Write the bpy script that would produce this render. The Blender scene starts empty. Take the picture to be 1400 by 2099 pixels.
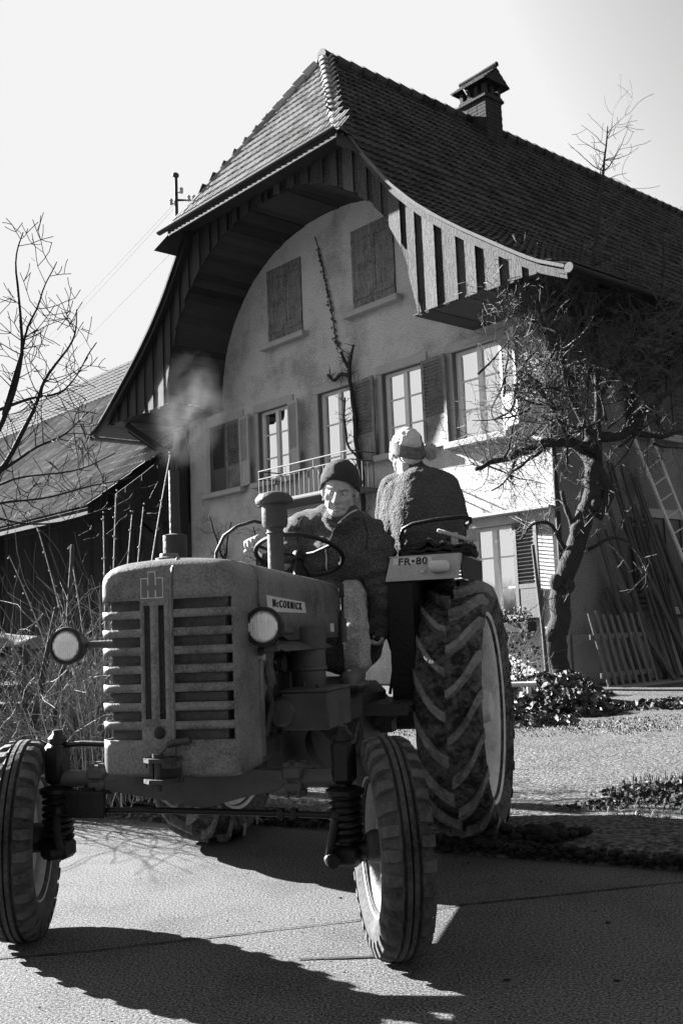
import bpy, bmesh, math, random
from mathutils import Vector, Matrix, noise, Euler
R = math.radians
PI = math.pi
scene = bpy.context.scene
col = scene.collection

# ---------------------------------------------------------------- camera
cam_d = bpy.data.cameras.new('camera')
cam = bpy.data.objects.new('camera', cam_d)
col.objects.link(cam)
cam_d.sensor_fit = 'VERTICAL'
cam_d.sensor_height = 36.0
cam_d.lens = 36.0 * 2100.0 / 2099.0
cam_d.clip_end = 2000
cam_d.clip_start = 0.05
_P, _Rl = R(6.65), R(2.35)
fw = Vector((0, math.cos(_P), math.sin(_P)))
up0 = Vector((0, -math.sin(_P), math.cos(_P)))
rt0 = Vector((1, 0, 0))
RR = rt0 * math.cos(_Rl) - up0 * math.sin(_Rl)
UU = rt0 * math.sin(_Rl) + up0 * math.cos(_Rl)
cam.matrix_world = Matrix(((RR.x, UU.x, -fw.x, 0), (RR.y, UU.y, -fw.y, 0), (RR.z, UU.z, -fw.z, 1.1), (0, 0, 0, 1)))
scene.camera = cam

# ---------------------------------------------------------------- light
SUN_PHI, SUN_EL = 35.5, 25.0     # degrees: how far the sun stands behind the left side, and its height
sdir = Vector((-math.cos(R(SUN_PHI)) * math.cos(R(SUN_EL)), math.sin(R(SUN_PHI)) * math.cos(R(SUN_EL)), math.sin(R(SUN_EL))))
world = bpy.data.worlds.new('World')
scene.world = world
world.use_nodes = True
wn, wl = world.node_tree.nodes, world.node_tree.links
wn.clear()
sky = wn.new('ShaderNodeTexSky')
sky.sky_type = 'NISHITA'
sky.sun_disc = False
sky.sun_elevation = R(SUN_EL)
# Nishita: rotation 0 puts the sun at +Y, positive turns towards +X
sky.sun_rotation = math.atan2(sdir.x, sdir.y)
sky.air_density = 1.0
sky.dust_density = 7.0
sky.ozone_density = 1.0
sep = wn.new('ShaderNodeSeparateColor')      # black-and-white film behind a warm filter
bg = wn.new('ShaderNodeBackground')
bg.inputs['Strength'].default_value = 0.058
wo = wn.new('ShaderNodeOutputWorld')
wl.new(sky.outputs[0], sep.inputs[0])
def wmath(op, a, b):
    x = wn.new('ShaderNodeMath'); x.operation = op; wl.new(a, x.inputs[0]); x.inputs[1].default_value = b
    return x.outputs[0]
wv = wmath('MULTIPLY', sep.outputs[1], 1 / 1.78)       # sky steepened and capped to lower its fill in shadows
wv = wmath('MINIMUM', wmath('MULTIPLY', wmath('POWER', wv, 2.0), 1.2), 2.15)
wl.new(wv, bg.inputs['Color'])
wl.new(bg.outputs[0], wo.inputs[0])

sun_d = bpy.data.lights.new('sun', 'SUN')
sun_d.energy = 5.0
sun_d.angle = R(0.5)
sun_d.color = (1, 1, 1)
sun = bpy.data.objects.new('sun', sun_d)
col.objects.link(sun)
sun.rotation_euler = sdir.to_track_quat('Z', 'Y').to_euler()

scene.view_settings.view_transform = 'Standard'
scene.view_settings.look = 'None'
scene.view_settings.exposure = 2.85
scene.view_settings.gamma = 1.0
scene.render.engine = 'CYCLES'
scene.cycles.max_bounces = 6
scene.cycles.diffuse_bounces = 2
scene.cycles.volume_bounces = 0
scene.cycles.transparent_max_bounces = 12

# ---------------------------------------------------------------- materials
def mat(name, base, rough=0.8, var=0.25, scale=8.0, bump=0.2, bscale=60.0, attr=0.0, metal=0.0, spec=0.3,
        fine=0.0, fscale=200.0, streak=None, dist=0.01, dirt=0.0, dscale=1.5):
    """grey procedural paint: base value, blotches, speckle, optional streaks and per-piece variation"""
    m = bpy.data.materials.new(name)
    m.use_nodes = True
    N, L = m.node_tree.nodes, m.node_tree.links
    b = N['Principled BSDF']
    b.inputs['Roughness'].default_value = rough
    b.inputs['Metallic'].default_value = metal
    b.inputs['Specular IOR Level'].default_value = spec
    tc = N.new('ShaderNodeTexCoord')
    mp = N.new('ShaderNodeMapping')
    L.new(tc.outputs['Object'], mp.inputs[0])
    if streak: mp.inputs['Scale'].default_value = streak
    n1 = N.new('ShaderNodeTexNoise'); n1.inputs['Scale'].default_value = scale
    n1.inputs['Detail'].default_value = 6; n1.inputs['Roughness'].default_value = 0.65
    L.new(mp.outputs[0], n1.inputs['Vector'])
    def math_(op, a, bb):
        x = N.new('ShaderNodeMath'); x.operation = op
        for i, v in enumerate((a, bb)):
            if isinstance(v, (int, float)): x.inputs[i].default_value = v
            else: L.new(v, x.inputs[i])
        return x.outputs[0]
    f = math_('MULTIPLY', math_('SUBTRACT', n1.outputs[0], 0.5), 4 * var)
    if fine:
        n2 = N.new('ShaderNodeTexNoise'); n2.inputs['Scale'].default_value = fscale
        n2.inputs['Detail'].default_value = 2
        L.new(tc.outputs['Object'], n2.inputs['Vector'])
        f = math_('ADD', f, math_('MULTIPLY', math_('SUBTRACT', n2.outputs[0], 0.5), 4 * fine))
    if attr:
        at = N.new('ShaderNodeAttribute'); at.attribute_name = 'piece'
        f = math_('ADD', f, math_('MULTIPLY', math_('SUBTRACT', at.outputs['Fac'], 0.5), 2 * attr))
    if dirt:
        n3 = N.new('ShaderNodeTexNoise'); n3.inputs['Scale'].default_value = dscale
        n3.inputs['Detail'].default_value = 8; n3.inputs['Roughness'].default_value = 0.7
        L.new(tc.outputs['Object'], n3.inputs['Vector'])
        cr = N.new('ShaderNodeMapRange'); cr.inputs[1].default_value = 0.48; cr.inputs[2].default_value = 0.62
        cr.inputs[3].default_value = 0.0; cr.inputs[4].default_value = -dirt
        L.new(n3.outputs[0], cr.inputs[0])
        f = math_('ADD', f, cr.outputs[0])
    f = math_('ADD', f, 1.0)
    v = math_('MULTIPLY', f, base)
    v = math_('MAXIMUM', v, base * 0.15)
    v = math_('MINIMUM', v, 0.9)
    cc = N.new('ShaderNodeCombineColor')
    for i in range(3): L.new(v, cc.inputs[i])
    L.new(cc.outputs[0], b.inputs['Base Color'])
    if bump:
        nb = N.new('ShaderNodeTexNoise'); nb.inputs['Scale'].default_value = bscale
        nb.inputs['Detail'].default_value = 4
        L.new(mp.outputs[0], nb.inputs['Vector'])
        bp = N.new('ShaderNodeBump'); bp.inputs['Strength'].default_value = bump
        bp.inputs['Distance'].default_value = dist
        L.new(nb.outputs[0], bp.inputs['Height'])
        L.new(bp.outputs[0], b.inputs['Normal'])
    return m

M = {}
M['road'] = mat('road_asphalt', 0.078, 0.9, 0.14, 1.1, 0.6, 260, fine=1.7, fscale=115, dirt=0.3, dscale=2.0, dist=0.01)
M['yard'] = mat('yard_gravel', 0.095, 0.95, 0.3, 3.0, 1.0, 60, fine=1.3, fscale=38, dirt=0.6, dscale=3.0, dist=0.05)
M['soil'] = mat('garden_soil', 0.02, 0.95, 0.3, 4.0, 1.0, 30, fine=0.3, fscale=50, dist=0.05)
M['clod'] = mat('soil_clods', 0.02, 0.95, 0.4, 9.0, 1.0, 60, fine=0.3, fscale=90, dist=0.03)
M['joint'] = mat('joint_tar', 0.012, 0.9, 0.1)
M['hill'] = mat('hill_ground', 0.06, 0.95, 0.3, 0.3)
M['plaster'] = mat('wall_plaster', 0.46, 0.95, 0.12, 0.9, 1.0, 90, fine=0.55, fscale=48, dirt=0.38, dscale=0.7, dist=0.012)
M['shaded_plaster'] = mat('shaded_side_plaster', 0.20, 0.95, 0.2, 0.9, 1.0, 90, fine=0.5, fscale=48, dirt=0.4, dscale=0.8, dist=0.012)  # front plaster darkened so the side walls carry shade in their colour
M['plinth'] = mat('plinth_stone', 0.22, 0.95, 0.15, 2.0, 0.6, 30, fine=0.1)
M['stone'] = mat('sill_stone', 0.34, 0.9, 0.12, 3.0, 0.4, 40, fine=0.1)
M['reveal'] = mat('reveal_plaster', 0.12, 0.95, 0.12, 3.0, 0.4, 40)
M['tile'] = mat('roof_tile', 0.028, 0.75, 0.25, 1.2, 0.5, 50, attr=0.8, fine=0.4, fscale=20, spec=0.35, dirt=.4, dscale=.8)
M['tile_sunlit'] = mat('sunlit_hip_tile', 0.19, 0.65, 0.25, 3.0, 0.5, 50, attr=0.4, spec=0.4)  # hip tiles paler than the main slopes, sunlight put into the colour
M['tile_barn'] = mat('barn_roof_tile', 0.3, 0.8, 0.3, 0.6, 0.5, 40, attr=0.35, fine=0.1, fscale=20)
M['tile_dark'] = mat('dark_roof_tile', 0.02, 0.9, 0.35, 2.0, 0.8, 30, attr=0.4)  # darker tile for the barn's upper band, left verge and chimney roof
M['mortar'] = mat('verge_mortar', 0.12, 0.9, 0.2, 6, 0.4, 30)
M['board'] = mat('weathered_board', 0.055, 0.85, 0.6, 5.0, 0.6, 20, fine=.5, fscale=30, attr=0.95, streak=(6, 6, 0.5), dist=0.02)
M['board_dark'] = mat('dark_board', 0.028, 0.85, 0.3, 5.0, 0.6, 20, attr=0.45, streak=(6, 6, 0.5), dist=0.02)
M['soffit'] = mat('soffit_board', 0.035, 0.85, 0.25, 3.0, 0.5, 20, attr=0.45, streak=(3, 0.6, 3), dist=0.02)
M['timber'] = mat('old_timber', 0.03, 0.85, 0.3, 4.0, 0.5, 25, streak=(5, 5, 0.6))
M['pole'] = mat('stacked_pole_wood', 0.07, 0.85, 0.3, 6.0, 0.5, 25, streak=(5, 5, 0.6))
M['picket'] = mat('picket_wood', 0.13, 0.85, 0.3, 6.0, 0.5, 25, streak=(5, 5, 0.6))
M['ladder'] = mat('ladder_wood', 0.5, 0.7, 0.2, 6.0, 0.3, 25)
M['shutter'] = mat('shutter_paint', 0.15, 0.6, 0.4, 6.0, 0.3, 30, streak=(3, 3, 0.6), dirt=0.4, dscale=3, fine=.4, fscale=30)
M['shutter_pale'] = mat('pale_shutter_paint', 0.34, 0.6, 0.15, 6.0, 0.3, 30, streak=(3, 3, 0.6))
M['shutter_dark'] = mat('dark_shutter_paint', 0.06, 0.5, 0.15, 6.0, 0.3, 30)
M['wframe'] = mat('window_frame_paint', 0.6, 0.5, 0.08, 8.0, 0.1, 30)
M['curtain'] = mat('curtain_cloth', 0.85, 0.9, 0.12, 4.0, 0.0, streak=(6, 6, 0.3))
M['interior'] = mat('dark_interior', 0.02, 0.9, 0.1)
M['iron'] = mat('iron', 0.04, 0.55, 0.2, 20, 0.2, 60, metal=0.3)
M['railing'] = mat('railing_paint', 0.06, 0.5, 0.2, 20, 0.2, 60)
M['gutter'] = mat('gutter_zinc', 0.02, 0.5, 0.2, 10, 0.1, 40, metal=0.3)
M['brick'] = mat('chimney_brick', 0.03, 0.9, 0.3, 8, 0.8, 30, fine=0.2, fscale=20)
M['bark'] = mat('bark', 0.03, 0.9, 0.35, 14, 1.0, 40, streak=(1, 1, 0.35), dist=0.03)
M['twig'] = mat('twig_bark', 0.075, 0.7, 0.3, 14, 0.4, 60)
M['twig_dark'] = mat('dark_twig_bark', 0.01, 0.8, 0.3, 14, 0.4, 60)
M['cane'] = mat('dry_cane', 0.2, 0.7, 0.45, 20, 0.3, 60, attr=0.8)
M['leaf'] = mat('leaf', 0.055, 0.6, 0.3, 6, 0.2, 60, attr=0.7)
M['leaf_dark'] = mat('dark_leaf', 0.022, 0.6, 0.3, 6, 0.2, 60, attr=0.6)
M['leaf_dry'] = mat('dry_leaf', 0.24, 0.7, 0.3, 6, 0.2, 60, attr=0.7)
# tractor
M['paint'] = mat('tractor_paint', 0.115, 0.5, 0.16, 4.0, 0.15, 120, fine=0.42, fscale=130, dirt=0.5, dscale=7, spec=0.5)
M['paint_dark'] = mat('grimy_paint', 0.05, 0.6, 0.25, 8.0, 0.3, 60, dirt=0.3, dscale=7, spec=0.4)
M['grille_in'] = mat('radiator_core', 0.075, 0.8, 0.3, 40, 0.6, 200)
M['castiron'] = mat('cast_iron', 0.028, 0.65, 0.3, 10, 0.5, 50, dirt=0.3, dscale=10, spec=0.4)
M['black'] = mat('black_metal', 0.004, 0.5, 0.3, 10, 0.3, 50)
M['rubber'] = mat('tyre_rubber', 0.05, 0.85, 0.35, 12, 0.6, 60, fine=0.3, fscale=60, attr=0.28, dirt=0.45, dscale=9)
M['mud'] = mat('muddy_tyre_rubber', 0.12, 0.95, 0.35, 5, 1.0, 25, fine=0.35, fscale=40, dirt=0.6, dscale=6, dist=0.03, attr=0.7)
M['rim'] = mat('rim_paint', 0.55, 0.5, 0.2, 5, 0.3, 40, dirt=0.3, dscale=9)
M['rim_front'] = mat('front_rim_paint', 0.28, 0.5, 0.12, 9, 0.3, 40, dirt=0.25, dscale=14)
M['lens'] = mat('lamp_lens', 0.7, 0.25, 0.15, 10, 0.3, 60, spec=0.8, metal=0.4)
M['chrome'] = mat('bright_metal', 0.6, 0.3, 0.1, 10, 0.1, 60, metal=0.9)
M['plate'] = mat('white_plate', 0.5, 0.5, 0.1, 20, 0.1, 60)
M['fender'] = mat('fender_paint', 0.32, 0.6, 0.15, 12, 0.2, 80, fine=0.1, fscale=100)
M['letter'] = mat('letter_paint', 0.015, 0.5, 0.1)
M['logo'] = mat('emblem_enamel', 0.10, 0.4, 0.1, 20, 0.1, 60)
M['cloth_blanket'] = mat('blanket_wool', 0.02, 0.95, 0.2, 20, 0.8, 150)
# people
M['skin'] = mat('skin', 0.34, 0.55, 0.12, 14, 0.3, 90, fine=0.25, fscale=150, spec=0.4)
M['wool'] = mat('wool_jacket', 0.085, 0.95, 0.3, 12, 1.0, 160, fine=0.9, fscale=150, dist=0.02)
M['wool_light'] = mat('curly_wool_coat', 0.095, 0.95, 0.2, 10, 1.0, 110, fine=0.5, fscale=130, dist=0.04)
M['cap'] = mat('knit_cap', 0.035, 0.95, 0.2, 20, 0.8, 200)
M['trouser'] = mat('work_trousers', 0.3, 0.9, 0.3, 9, 0.4, 80, fine=0.5, fscale=130, dirt=.4, dscale=9)
M['boot'] = mat('leather_boot', 0.11, 0.5, 0.4, 12, 0.5, 50)
M['hair'] = mat('white_hair', 0.5, 0.6, 0.15, 30, 0.8, 120, streak=(1, 1, 1))
M['scarf'] = mat('dark_patterned_scarf', 0.12, 0.9, 0.7, 60, 0.5, 100)
M['scarf_pale'] = mat('pale_scarf', 0.6, 0.9, 0.15, 40, 0.4, 100)
M['skirt'] = mat('dark_skirt', 0.012, 0.9, 0.2, 10, 0.4, 60)
M['eye'] = mat('eye', 0.05, 0.15, 0.1, spec=0.8)

def glass_mat():
    m = bpy.data.materials.new('window_glass'); m.use_nodes = True
    N, L = m.node_tree.nodes, m.node_tree.links
    N.clear()
    o = N.new('ShaderNodeOutputMaterial'); mx = N.new('ShaderNodeMixShader'); mx.inputs[0].default_value = 0.78
    t = N.new('ShaderNodeBsdfTransparent'); t.inputs[0].default_value = (.85, .85, .85, 1)
    g = N.new('ShaderNodeBsdfGlossy'); g.inputs['Roughness'].default_value = 0.02; g.inputs[0].default_value = (1, 1, 1, 1)
    nz = N.new('ShaderNodeTexNoise'); nz.inputs['Scale'].default_value = 2.5
    bp = N.new('ShaderNodeBump'); bp.inputs['Strength'].default_value = 0.15; bp.inputs['Distance'].default_value = 0.02
    L.new(nz.outputs[0], bp.inputs['Height']); L.new(bp.outputs[0], g.inputs['Normal'])
    L.new(t.outputs[0], mx.inputs[1]); L.new(g.outputs[0], mx.inputs[2]); L.new(mx.outputs[0], o.inputs[0])
    return m
M['glass'] = glass_mat()

# ---------------------------------------------------------------- mesh builder
class MB:
    def __init__(s):
        s.v = []; s.f = []; s.a = []; s.cur = 0.5
    def add(s, vs, fs, a=None):
        o = len(s.v); s.v += [tuple(p) for p in vs]
        s.f += [tuple(i + o for i in f) for f in fs]
        s.a += [s.cur if a is None else a] * len(fs)
        return s
    def box(s, c, d, M4=None, a=None, bev=0.0):
        x, y, z = c; a1, b1, c1 = d[0] / 2, d[1] / 2, d[2] / 2
        if bev:
            pts = []
            e = min(bev, a1 * .9, b1 * .9, c1 * .9)
            for sz in (-1, 1):
                for (px, py) in ((-a1 + e, -b1), (a1 - e, -b1), (a1, -b1 + e), (a1, b1 - e), (a1 - e, b1), (-a1 + e, b1), (-a1, b1 - e), (-a1, -b1 + e)):
                    pts.append((px, py, sz * (c1 - e)))
            for sz in (-1, 1):
                for (px, py) in ((-a1 + e, -b1 + e), (a1 - e, -b1 + e), (a1 - e, b1 - e), (-a1 + e, b1 - e)):
                    pts.append((px, py, sz * c1))
            fs = [tuple((i, (i + 1) % 8, (i + 1) % 8 + 8, i + 8)) for i in range(8)]
            fs.append((19, 18, 17, 16)[::-1] if False else (16 + 4, 17 + 4, 18 + 4, 19 + 4)); fs.append((19, 18, 17, 16))
            for k, (o, t, rev) in enumerate(((0, 16, True), (8, 20, False))):
                q = [(o + 0, o + 1, t + 1, t + 0), (o + 1, o + 2, t + 1), (o + 2, o + 3, t + 2, t + 1), (o + 3, o + 4, t + 2),
                     (o + 4, o + 5, t + 3, t + 2), (o + 5, o + 6, t + 3), (o + 6, o + 7, t + 0, t + 3), (o + 7, o + 0, t + 0)]
                fs += [w[::-1] if rev else w for w in q]
            pts = [Vector(p) for p in pts]
            if M4 is not None: pts = [M4 @ p for p in pts]
            return s.add([p + Vector(c) for p in pts], fs, a)
        pts = [Vector((i * a1, j * b1, k * c1)) for k in (-1, 1) for j in (-1, 1) for i in (-1, 1)]
        if M4 is not None: pts = [M4 @ p for p in pts]
        return s.add([p + Vector(c) for p in pts],
                     [(0, 2, 3, 1), (4, 5, 7, 6), (0, 1, 5, 4), (2, 6, 7, 3), (0, 4, 6, 2), (1, 3, 7, 5)], a)
    def bar(s, p, q, w, h=None, up=(0, 0, 1), a=None, bev=0.0):
        p, q = Vector(p), Vector(q); d = q - p; L = d.length
        if L < 1e-6: return s
        z = d / L; x = Vector(up).cross(z)
        if x.length < 1e-4: x = Vector((1, 0, 0)).cross(z)
        x.normalize(); y = z.cross(x)
        m = Matrix((x, y, z)).transposed()
        return s.box((p + q) / 2, (w, h or w, L), m, a, bev)
    def tube(s, pts, r, n=8, cap=True, a=None):
        pts = [Vector(p) for p in pts]; k = len(pts)
        if not hasattr(r, '__len__'): r = [r] * k
        t0 = (pts[1] - pts[0]).normalized()
        u = t0.orthogonal().normalized(); vs = []; fs = []
        for i, p in enumerate(pts):
            if i == 0: t = t0
            elif i == k - 1: t = (pts[i] - pts[i - 1])
            else: t = (pts[i + 1] - pts[i - 1])
            t = t.normalized() if t.length > 1e-9 else t0
            u = u - t * u.dot(t)
            u = u.normalized() if u.length > 1e-6 else t.orthogonal().normalized()
            w = t.cross(u)
            for j in range(n):
                an = 2 * PI * j / n
                vs.append(p + (u * math.cos(an) + w * math.sin(an)) * r[i])
        for i in range(k - 1):
            for j in range(n):
                fs.append((i * n + j, i * n + (j + 1) % n, (i + 1) * n + (j + 1) % n, (i + 1) * n + j))
        if cap:
            fs.append(tuple(range(n))[::-1]); fs.append(tuple((k - 1) * n + j for j in range(n)))
        return s.add(vs, fs, a)
    def cyl(s, p, q, r, n=20, r2=None, a=None):
        return s.tube([p, q], [r, r if r2 is None else r2], n, True, a)
    def lathe(s, prof, n=32, M4=None, a=None, close=False, cap=True):
        """profile [(r, z)] turned round the local Z axis"""
        vs = []; fs = []; k = len(prof)
        for (r, z) in prof:
            for j in range(n):
                an = 2 * PI * j / n
                vs.append(Vector((r * math.cos(an), r * math.sin(an), z)))
        for i in range(k - 1 if not close else k):
            i2 = (i + 1) % k
            for j in range(n):
                fs.append((i * n + j, i * n + (j + 1) % n, i2 * n + (j + 1) % n, i2 * n + j))
        if not close and cap:
            if prof[0][0] > 1e-5: fs.append(tuple(range(n))[::-1])
            if prof[-1][0] > 1e-5: fs.append(tuple((k - 1) * n + j for j in range(n)))
        if M4 is not None: vs = [M4 @ v for v in vs]
        return s.add(vs, fs, a)
    def prism(s, poly, h, M4=None, a=None):
        """polygon in local XY raised by h along Z"""
        n = len(poly)
        vs = [Vector((x, y, 0)) for x, y in poly] + [Vector((x, y, h)) for x, y in poly]
        fs = [tuple(range(n))[::-1], tuple(range(n, 2 * n))] + [(i, (i + 1) % n, (i + 1) % n + n, i + n) for i in range(n)]
        if M4 is not None: vs = [M4 @ v for v in vs]
        return s.add(vs, fs, a)
    def sph(s, c, r, n=16, m=10, M4=None, a=None):
        if not hasattr(r, '__len__'): r = (r, r, r)
        vs = []; fs = []
        for i in range(m + 1):
            th = PI * i / m
            for j in range(n):
                ph = 2 * PI * j / n
                vs.append(Vector((r[0] * math.sin(th) * math.cos(ph), r[1] * math.sin(th) * math.sin(ph), r[2] * math.cos(th))))
        for i in range(m):
            for j in range(n):
                fs.append((i * n + j, (i + 1) * n + j, (i + 1) * n + (j + 1) % n, i * n + (j + 1) % n))
        if M4 is not None: vs = [M4 @ v for v in vs]
        return s.add([v + Vector(c) for v in vs], fs, a)
    def grid(s, fn, nu, nv, a=None):
        vs = [fn(i / nu, j / nv) for j in range(nv + 1) for i in range(nu + 1)]
        fs = [(j * (nu + 1) + i, j * (nu + 1) + i + 1, (j + 1) * (nu + 1) + i + 1, (j + 1) * (nu + 1) + i) for j in range(nv) for i in range(nu)]
        return s.add(vs, fs, a)
    def xf(s, m):
        s.v = [tuple(m @ Vector(p)) for p in s.v]; return s
    def mesh(s, name):
        me = bpy.data.meshes.new(name)
        me.from_pydata(s.v, [], s.f)
        at = me.attributes.new('piece', 'FLOAT', 'FACE')
        at.data.foreach_set('value', s.a)
        me.update()
        return me
    def build(s, name, m, parent=None, smooth=None, fix=True):
        me = s.mesh(name)
        if fix:
            bm = bmesh.new(); bm.from_mesh(me)
            bmesh.ops.remove_doubles(bm, verts=bm.verts, dist=1e-5)
            bmesh.ops.recalc_face_normals(bm, faces=bm.faces)
            bm.to_mesh(me); bm.free()
        return link(name, me, m, parent, smooth)

def link(name, me, m, parent=None, smooth=None):
    me.materials.append(M[m] if isinstance(m, str) else m)
    if smooth is not None:
        me.polygons.foreach_set('use_smooth', [True] * len(me.polygons))
        if smooth < 180: me.set_sharp_from_angle(angle=R(smooth))
    o = bpy.data.objects.new(name, me)
    col.objects.link(o)
    if parent: o.parent = parent
    return o

def thing(name, label, cat, loc=(0, 0, 0), rz=0.0, group=None):
    o = bpy.data.objects.new(name, None); col.objects.link(o)
    o.location = loc; o.rotation_euler = (0, 0, rz)
    o.empty_display_size = 0.1
    o['label'] = label; o['category'] = cat
    if group: o['group'] = group
    return o
def tag(o, label, cat, group=None, kind=None):
    o['label'] = label; o['category'] = cat
    if group: o['group'] = group
    if kind: o['kind'] = kind
    return o
def struct(o, kind='structure'):
    o['kind'] = kind; return o
def place(o, loc, rz=0.0):
    o.location = loc; o.rotation_euler = (0, 0, rz); return o

def remesh(mb, voxel, smooth_it=4, fac=0.6):
    """one continuous skin round overlapping pieces"""
    me = mb.mesh('tmp')
    bm = bmesh.new(); bm.from_mesh(me); bmesh.ops.recalc_face_normals(bm, faces=bm.faces); bm.to_mesh(me); bm.free()
    o = bpy.data.objects.new('tmp', me); col.objects.link(o)
    md = o.modifiers.new('r', 'REMESH'); md.mode = 'VOXEL'; md.voxel_size = voxel
    if smooth_it:
        ms = o.modifiers.new('s', 'SMOOTH'); ms.iterations = smooth_it; ms.factor = fac
    dg = bpy.context.evaluated_depsgraph_get()
    out = bpy.data.meshes.new_from_object(o.evaluated_get(dg))
    bpy.data.objects.remove(o); bpy.data.meshes.remove(me)
    return out
def displace(me, fn):
    me.update()
    nr = [v.normal.copy() for v in me.vertices]
    for v, n in zip(me.vertices, nr):
        v.co = v.co + n * fn(v.co)
    me.update()
def nz(p, s, o=0.0):
    return noise.noise(Vector(p) * s + Vector((o, o * 1.7, -o)))
def lerp(a, b, t): return a + (b - a) * t
def plin(pts, x):
    for (x0, y0), (x1, y1) in zip(pts, pts[1:]):
        if x <= x1: return y0 + (y1 - y0) * (x - x0) / (x1 - x0)
    return pts[-1][1]
# ================================================================ ground
random.seed(7)
bm_ = MB()
bm_.add([(-400, -200, -0.06), (400, -200, -0.06), (400, 700, -0.06), (-400, 700, -0.06)], [(0, 1, 2, 3)])
struct(bm_.build('ground', 'hill'))
EDGE = [(-60, 46), (-30, 27), (-8, 10.8), (-3.5, 8.0), (-1.87, 6.80), (-1.09, 6.30), (-0.1, 5.95), (0.37, 5.28), (0.82, 4.97), (1.15, 4.80), (1.41, 4.62), (4, 3.0), (12, -2), (60, -30)]
def edge_y(x): return plin(EDGE, x) + 0.05 * nz((x, 0, 0), 2.3) + 0.02 * nz((x, 0, 3), 9)
rd = MB()
xs = [-60, -45, -30, -20, -12] + [-8 + i * 0.5 for i in range(41)] + [16, 25, 40, 60]
n = len(xs)
rd.add([(x, plin(EDGE, x) + 0.4, 0) for x in xs] + [(x, min(-12, plin(EDGE, x) - 12), 0) for x in xs],
       [(i + n, i + 1 + n, i + 1, i) for i in range(n - 1)])
struct(rd.build('road', 'road'))
jt = MB()
def crack(pts, w):
    vs = []; fs = []; P = []
    for (x0, y0), (x1, y1) in zip(pts, pts[1:]):
        k = max(2, int(math.hypot(x1 - x0, y1 - y0) / 0.03))
        for i in range(k): P.append((lerp(x0, x1, i / k), lerp(y0, y1, i / k)))
    for i, (x, y) in enumerate(P):
        ww = w * (0.6 + 0.7 * random.random()); d = 0.006 * nz((x, y, 5), 12)
        vs += [(x, y + d - ww, 0.004), (x, y + d + ww, 0.004)]
    fs = [(2 * i, 2 * i + 2, 2 * i + 3, 2 * i + 1) for i in range(len(P) - 1)]
    jt.add(vs, fs)
crack([(-4, 3.3), (-1.24, 3.78), (-0.99, 3.81), (-0.03, 4.06), (0.42, 4.23), (1.6, 4.5)], 0.006)
crack([(-0.21, 3.63), (0.01, 3.62), (0.15, 3.625)], 0.009)
struct(jt.build('road_joint', 'joint'))
# yard: raised ground beyond the broken road edge
yd = MB()
ys = [0, 0.03, 0.07, 0.14, 0.25, 0.4, 0.6, 0.85, 1.15, 1.5, 1.9, 2.4, 3, 3.7, 4.5, 5.5, 7, 9, 12, 16, 25, 60, 200]
xs = [-60, -40, -25, -15, -10] + [-6 + i * 0.12 for i in range(116)] + [8.5, 10, 13, 18, 30, 60]
vs = []
for j, t in enumerate(ys):
    for x in xs:
        y = edge_y(x) + t
        h = 0.075 if x > -0.6 else 0.035 + 0.04 * max(0, min(1, (x + 1.4) / 0.8))
        k = 0 if t == 0 else min(1, 0.55 + t * 3.5)
        z = -0.02 if t == 0 else h * k + 0.016 * nz((x, y, 0), 3.0) * min(1, t * 3) + (0.018 * nz((x, y, 0), 14) if t < 0.5 else 0.006 * nz((x, y, 0), 9))
        if t > 8: z = h
        vs.append((x, y, z))
n = len(xs)
fs = [(j * n + i, j * n + i + 1, (j + 1) * n + i + 1, (j + 1) * n + i) for j in range(len(ys) - 1) for i in range(n - 1)]
yd.add(vs, fs)
struct(yd.build('yard', 'yard', smooth=60, fix=False))
# clods, crumbs and turf along the broken edge
cl = MB()
def clod(x, y, z, r, fl=0.6):
    sd = random.random() * 50
    n0 = len(cl.v)
    cl.sph((x, y, z), (r, r * random.uniform(.7, 1.1), r * fl), 9, 6, a=random.random())
    for i in range(n0, len(cl.v)):
        p = Vector(cl.v[i]); d = p - Vector((x, y, z)); p = Vector((x, y, z)) + d * (1 + 0.5 * nz(p, 12 / max(r, .03) * .06, sd)); cl.v[i] = tuple(p)
for i in range(900):
    x = random.uniform(0.35, 2.2) if i % 3 else random.uniform(-0.4, 3.0)
    y = edge_y(x) + abs(random.gauss(0, 0.05)) - 0.02
    clod(x, y, random.uniform(0.015, 0.065), random.uniform(0.004, 0.02) if i % 9 else random.uniform(.02, .035))
for i in range(130):      # the lump crushed up beside the rear wheel
    clod(random.gauss(0.93, 0.07), random.gauss(5.10, 0.05), random.uniform(0.05, 0.12), random.uniform(0.012, 0.04))
for i in range(160):
    x = random.uniform(-1.9, -0.4); clod(x, edge_y(x) + random.gauss(0.03, 0.05), 0.03, random.uniform(0.005, 0.02))
struct(cl.build('soil_clods', 'clod', smooth=180), 'stuff')
pb = MB()                # crumbs lying on the road
for i in range(170):
    x, y = random.uniform(-1.7, 1.6), random.uniform(3.0, 5.2)
    r = random.uniform(0.001, 0.004) if random.random() < .97 else random.uniform(.006, .009)
    pb.sph((x, y, r * 0.3), (r * random.uniform(1, 2), r, r * 0.5), 6, 4, a=random.random())
struct(pb.build('road_crumbs', 'clod', smooth=180), 'stuff')
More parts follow.
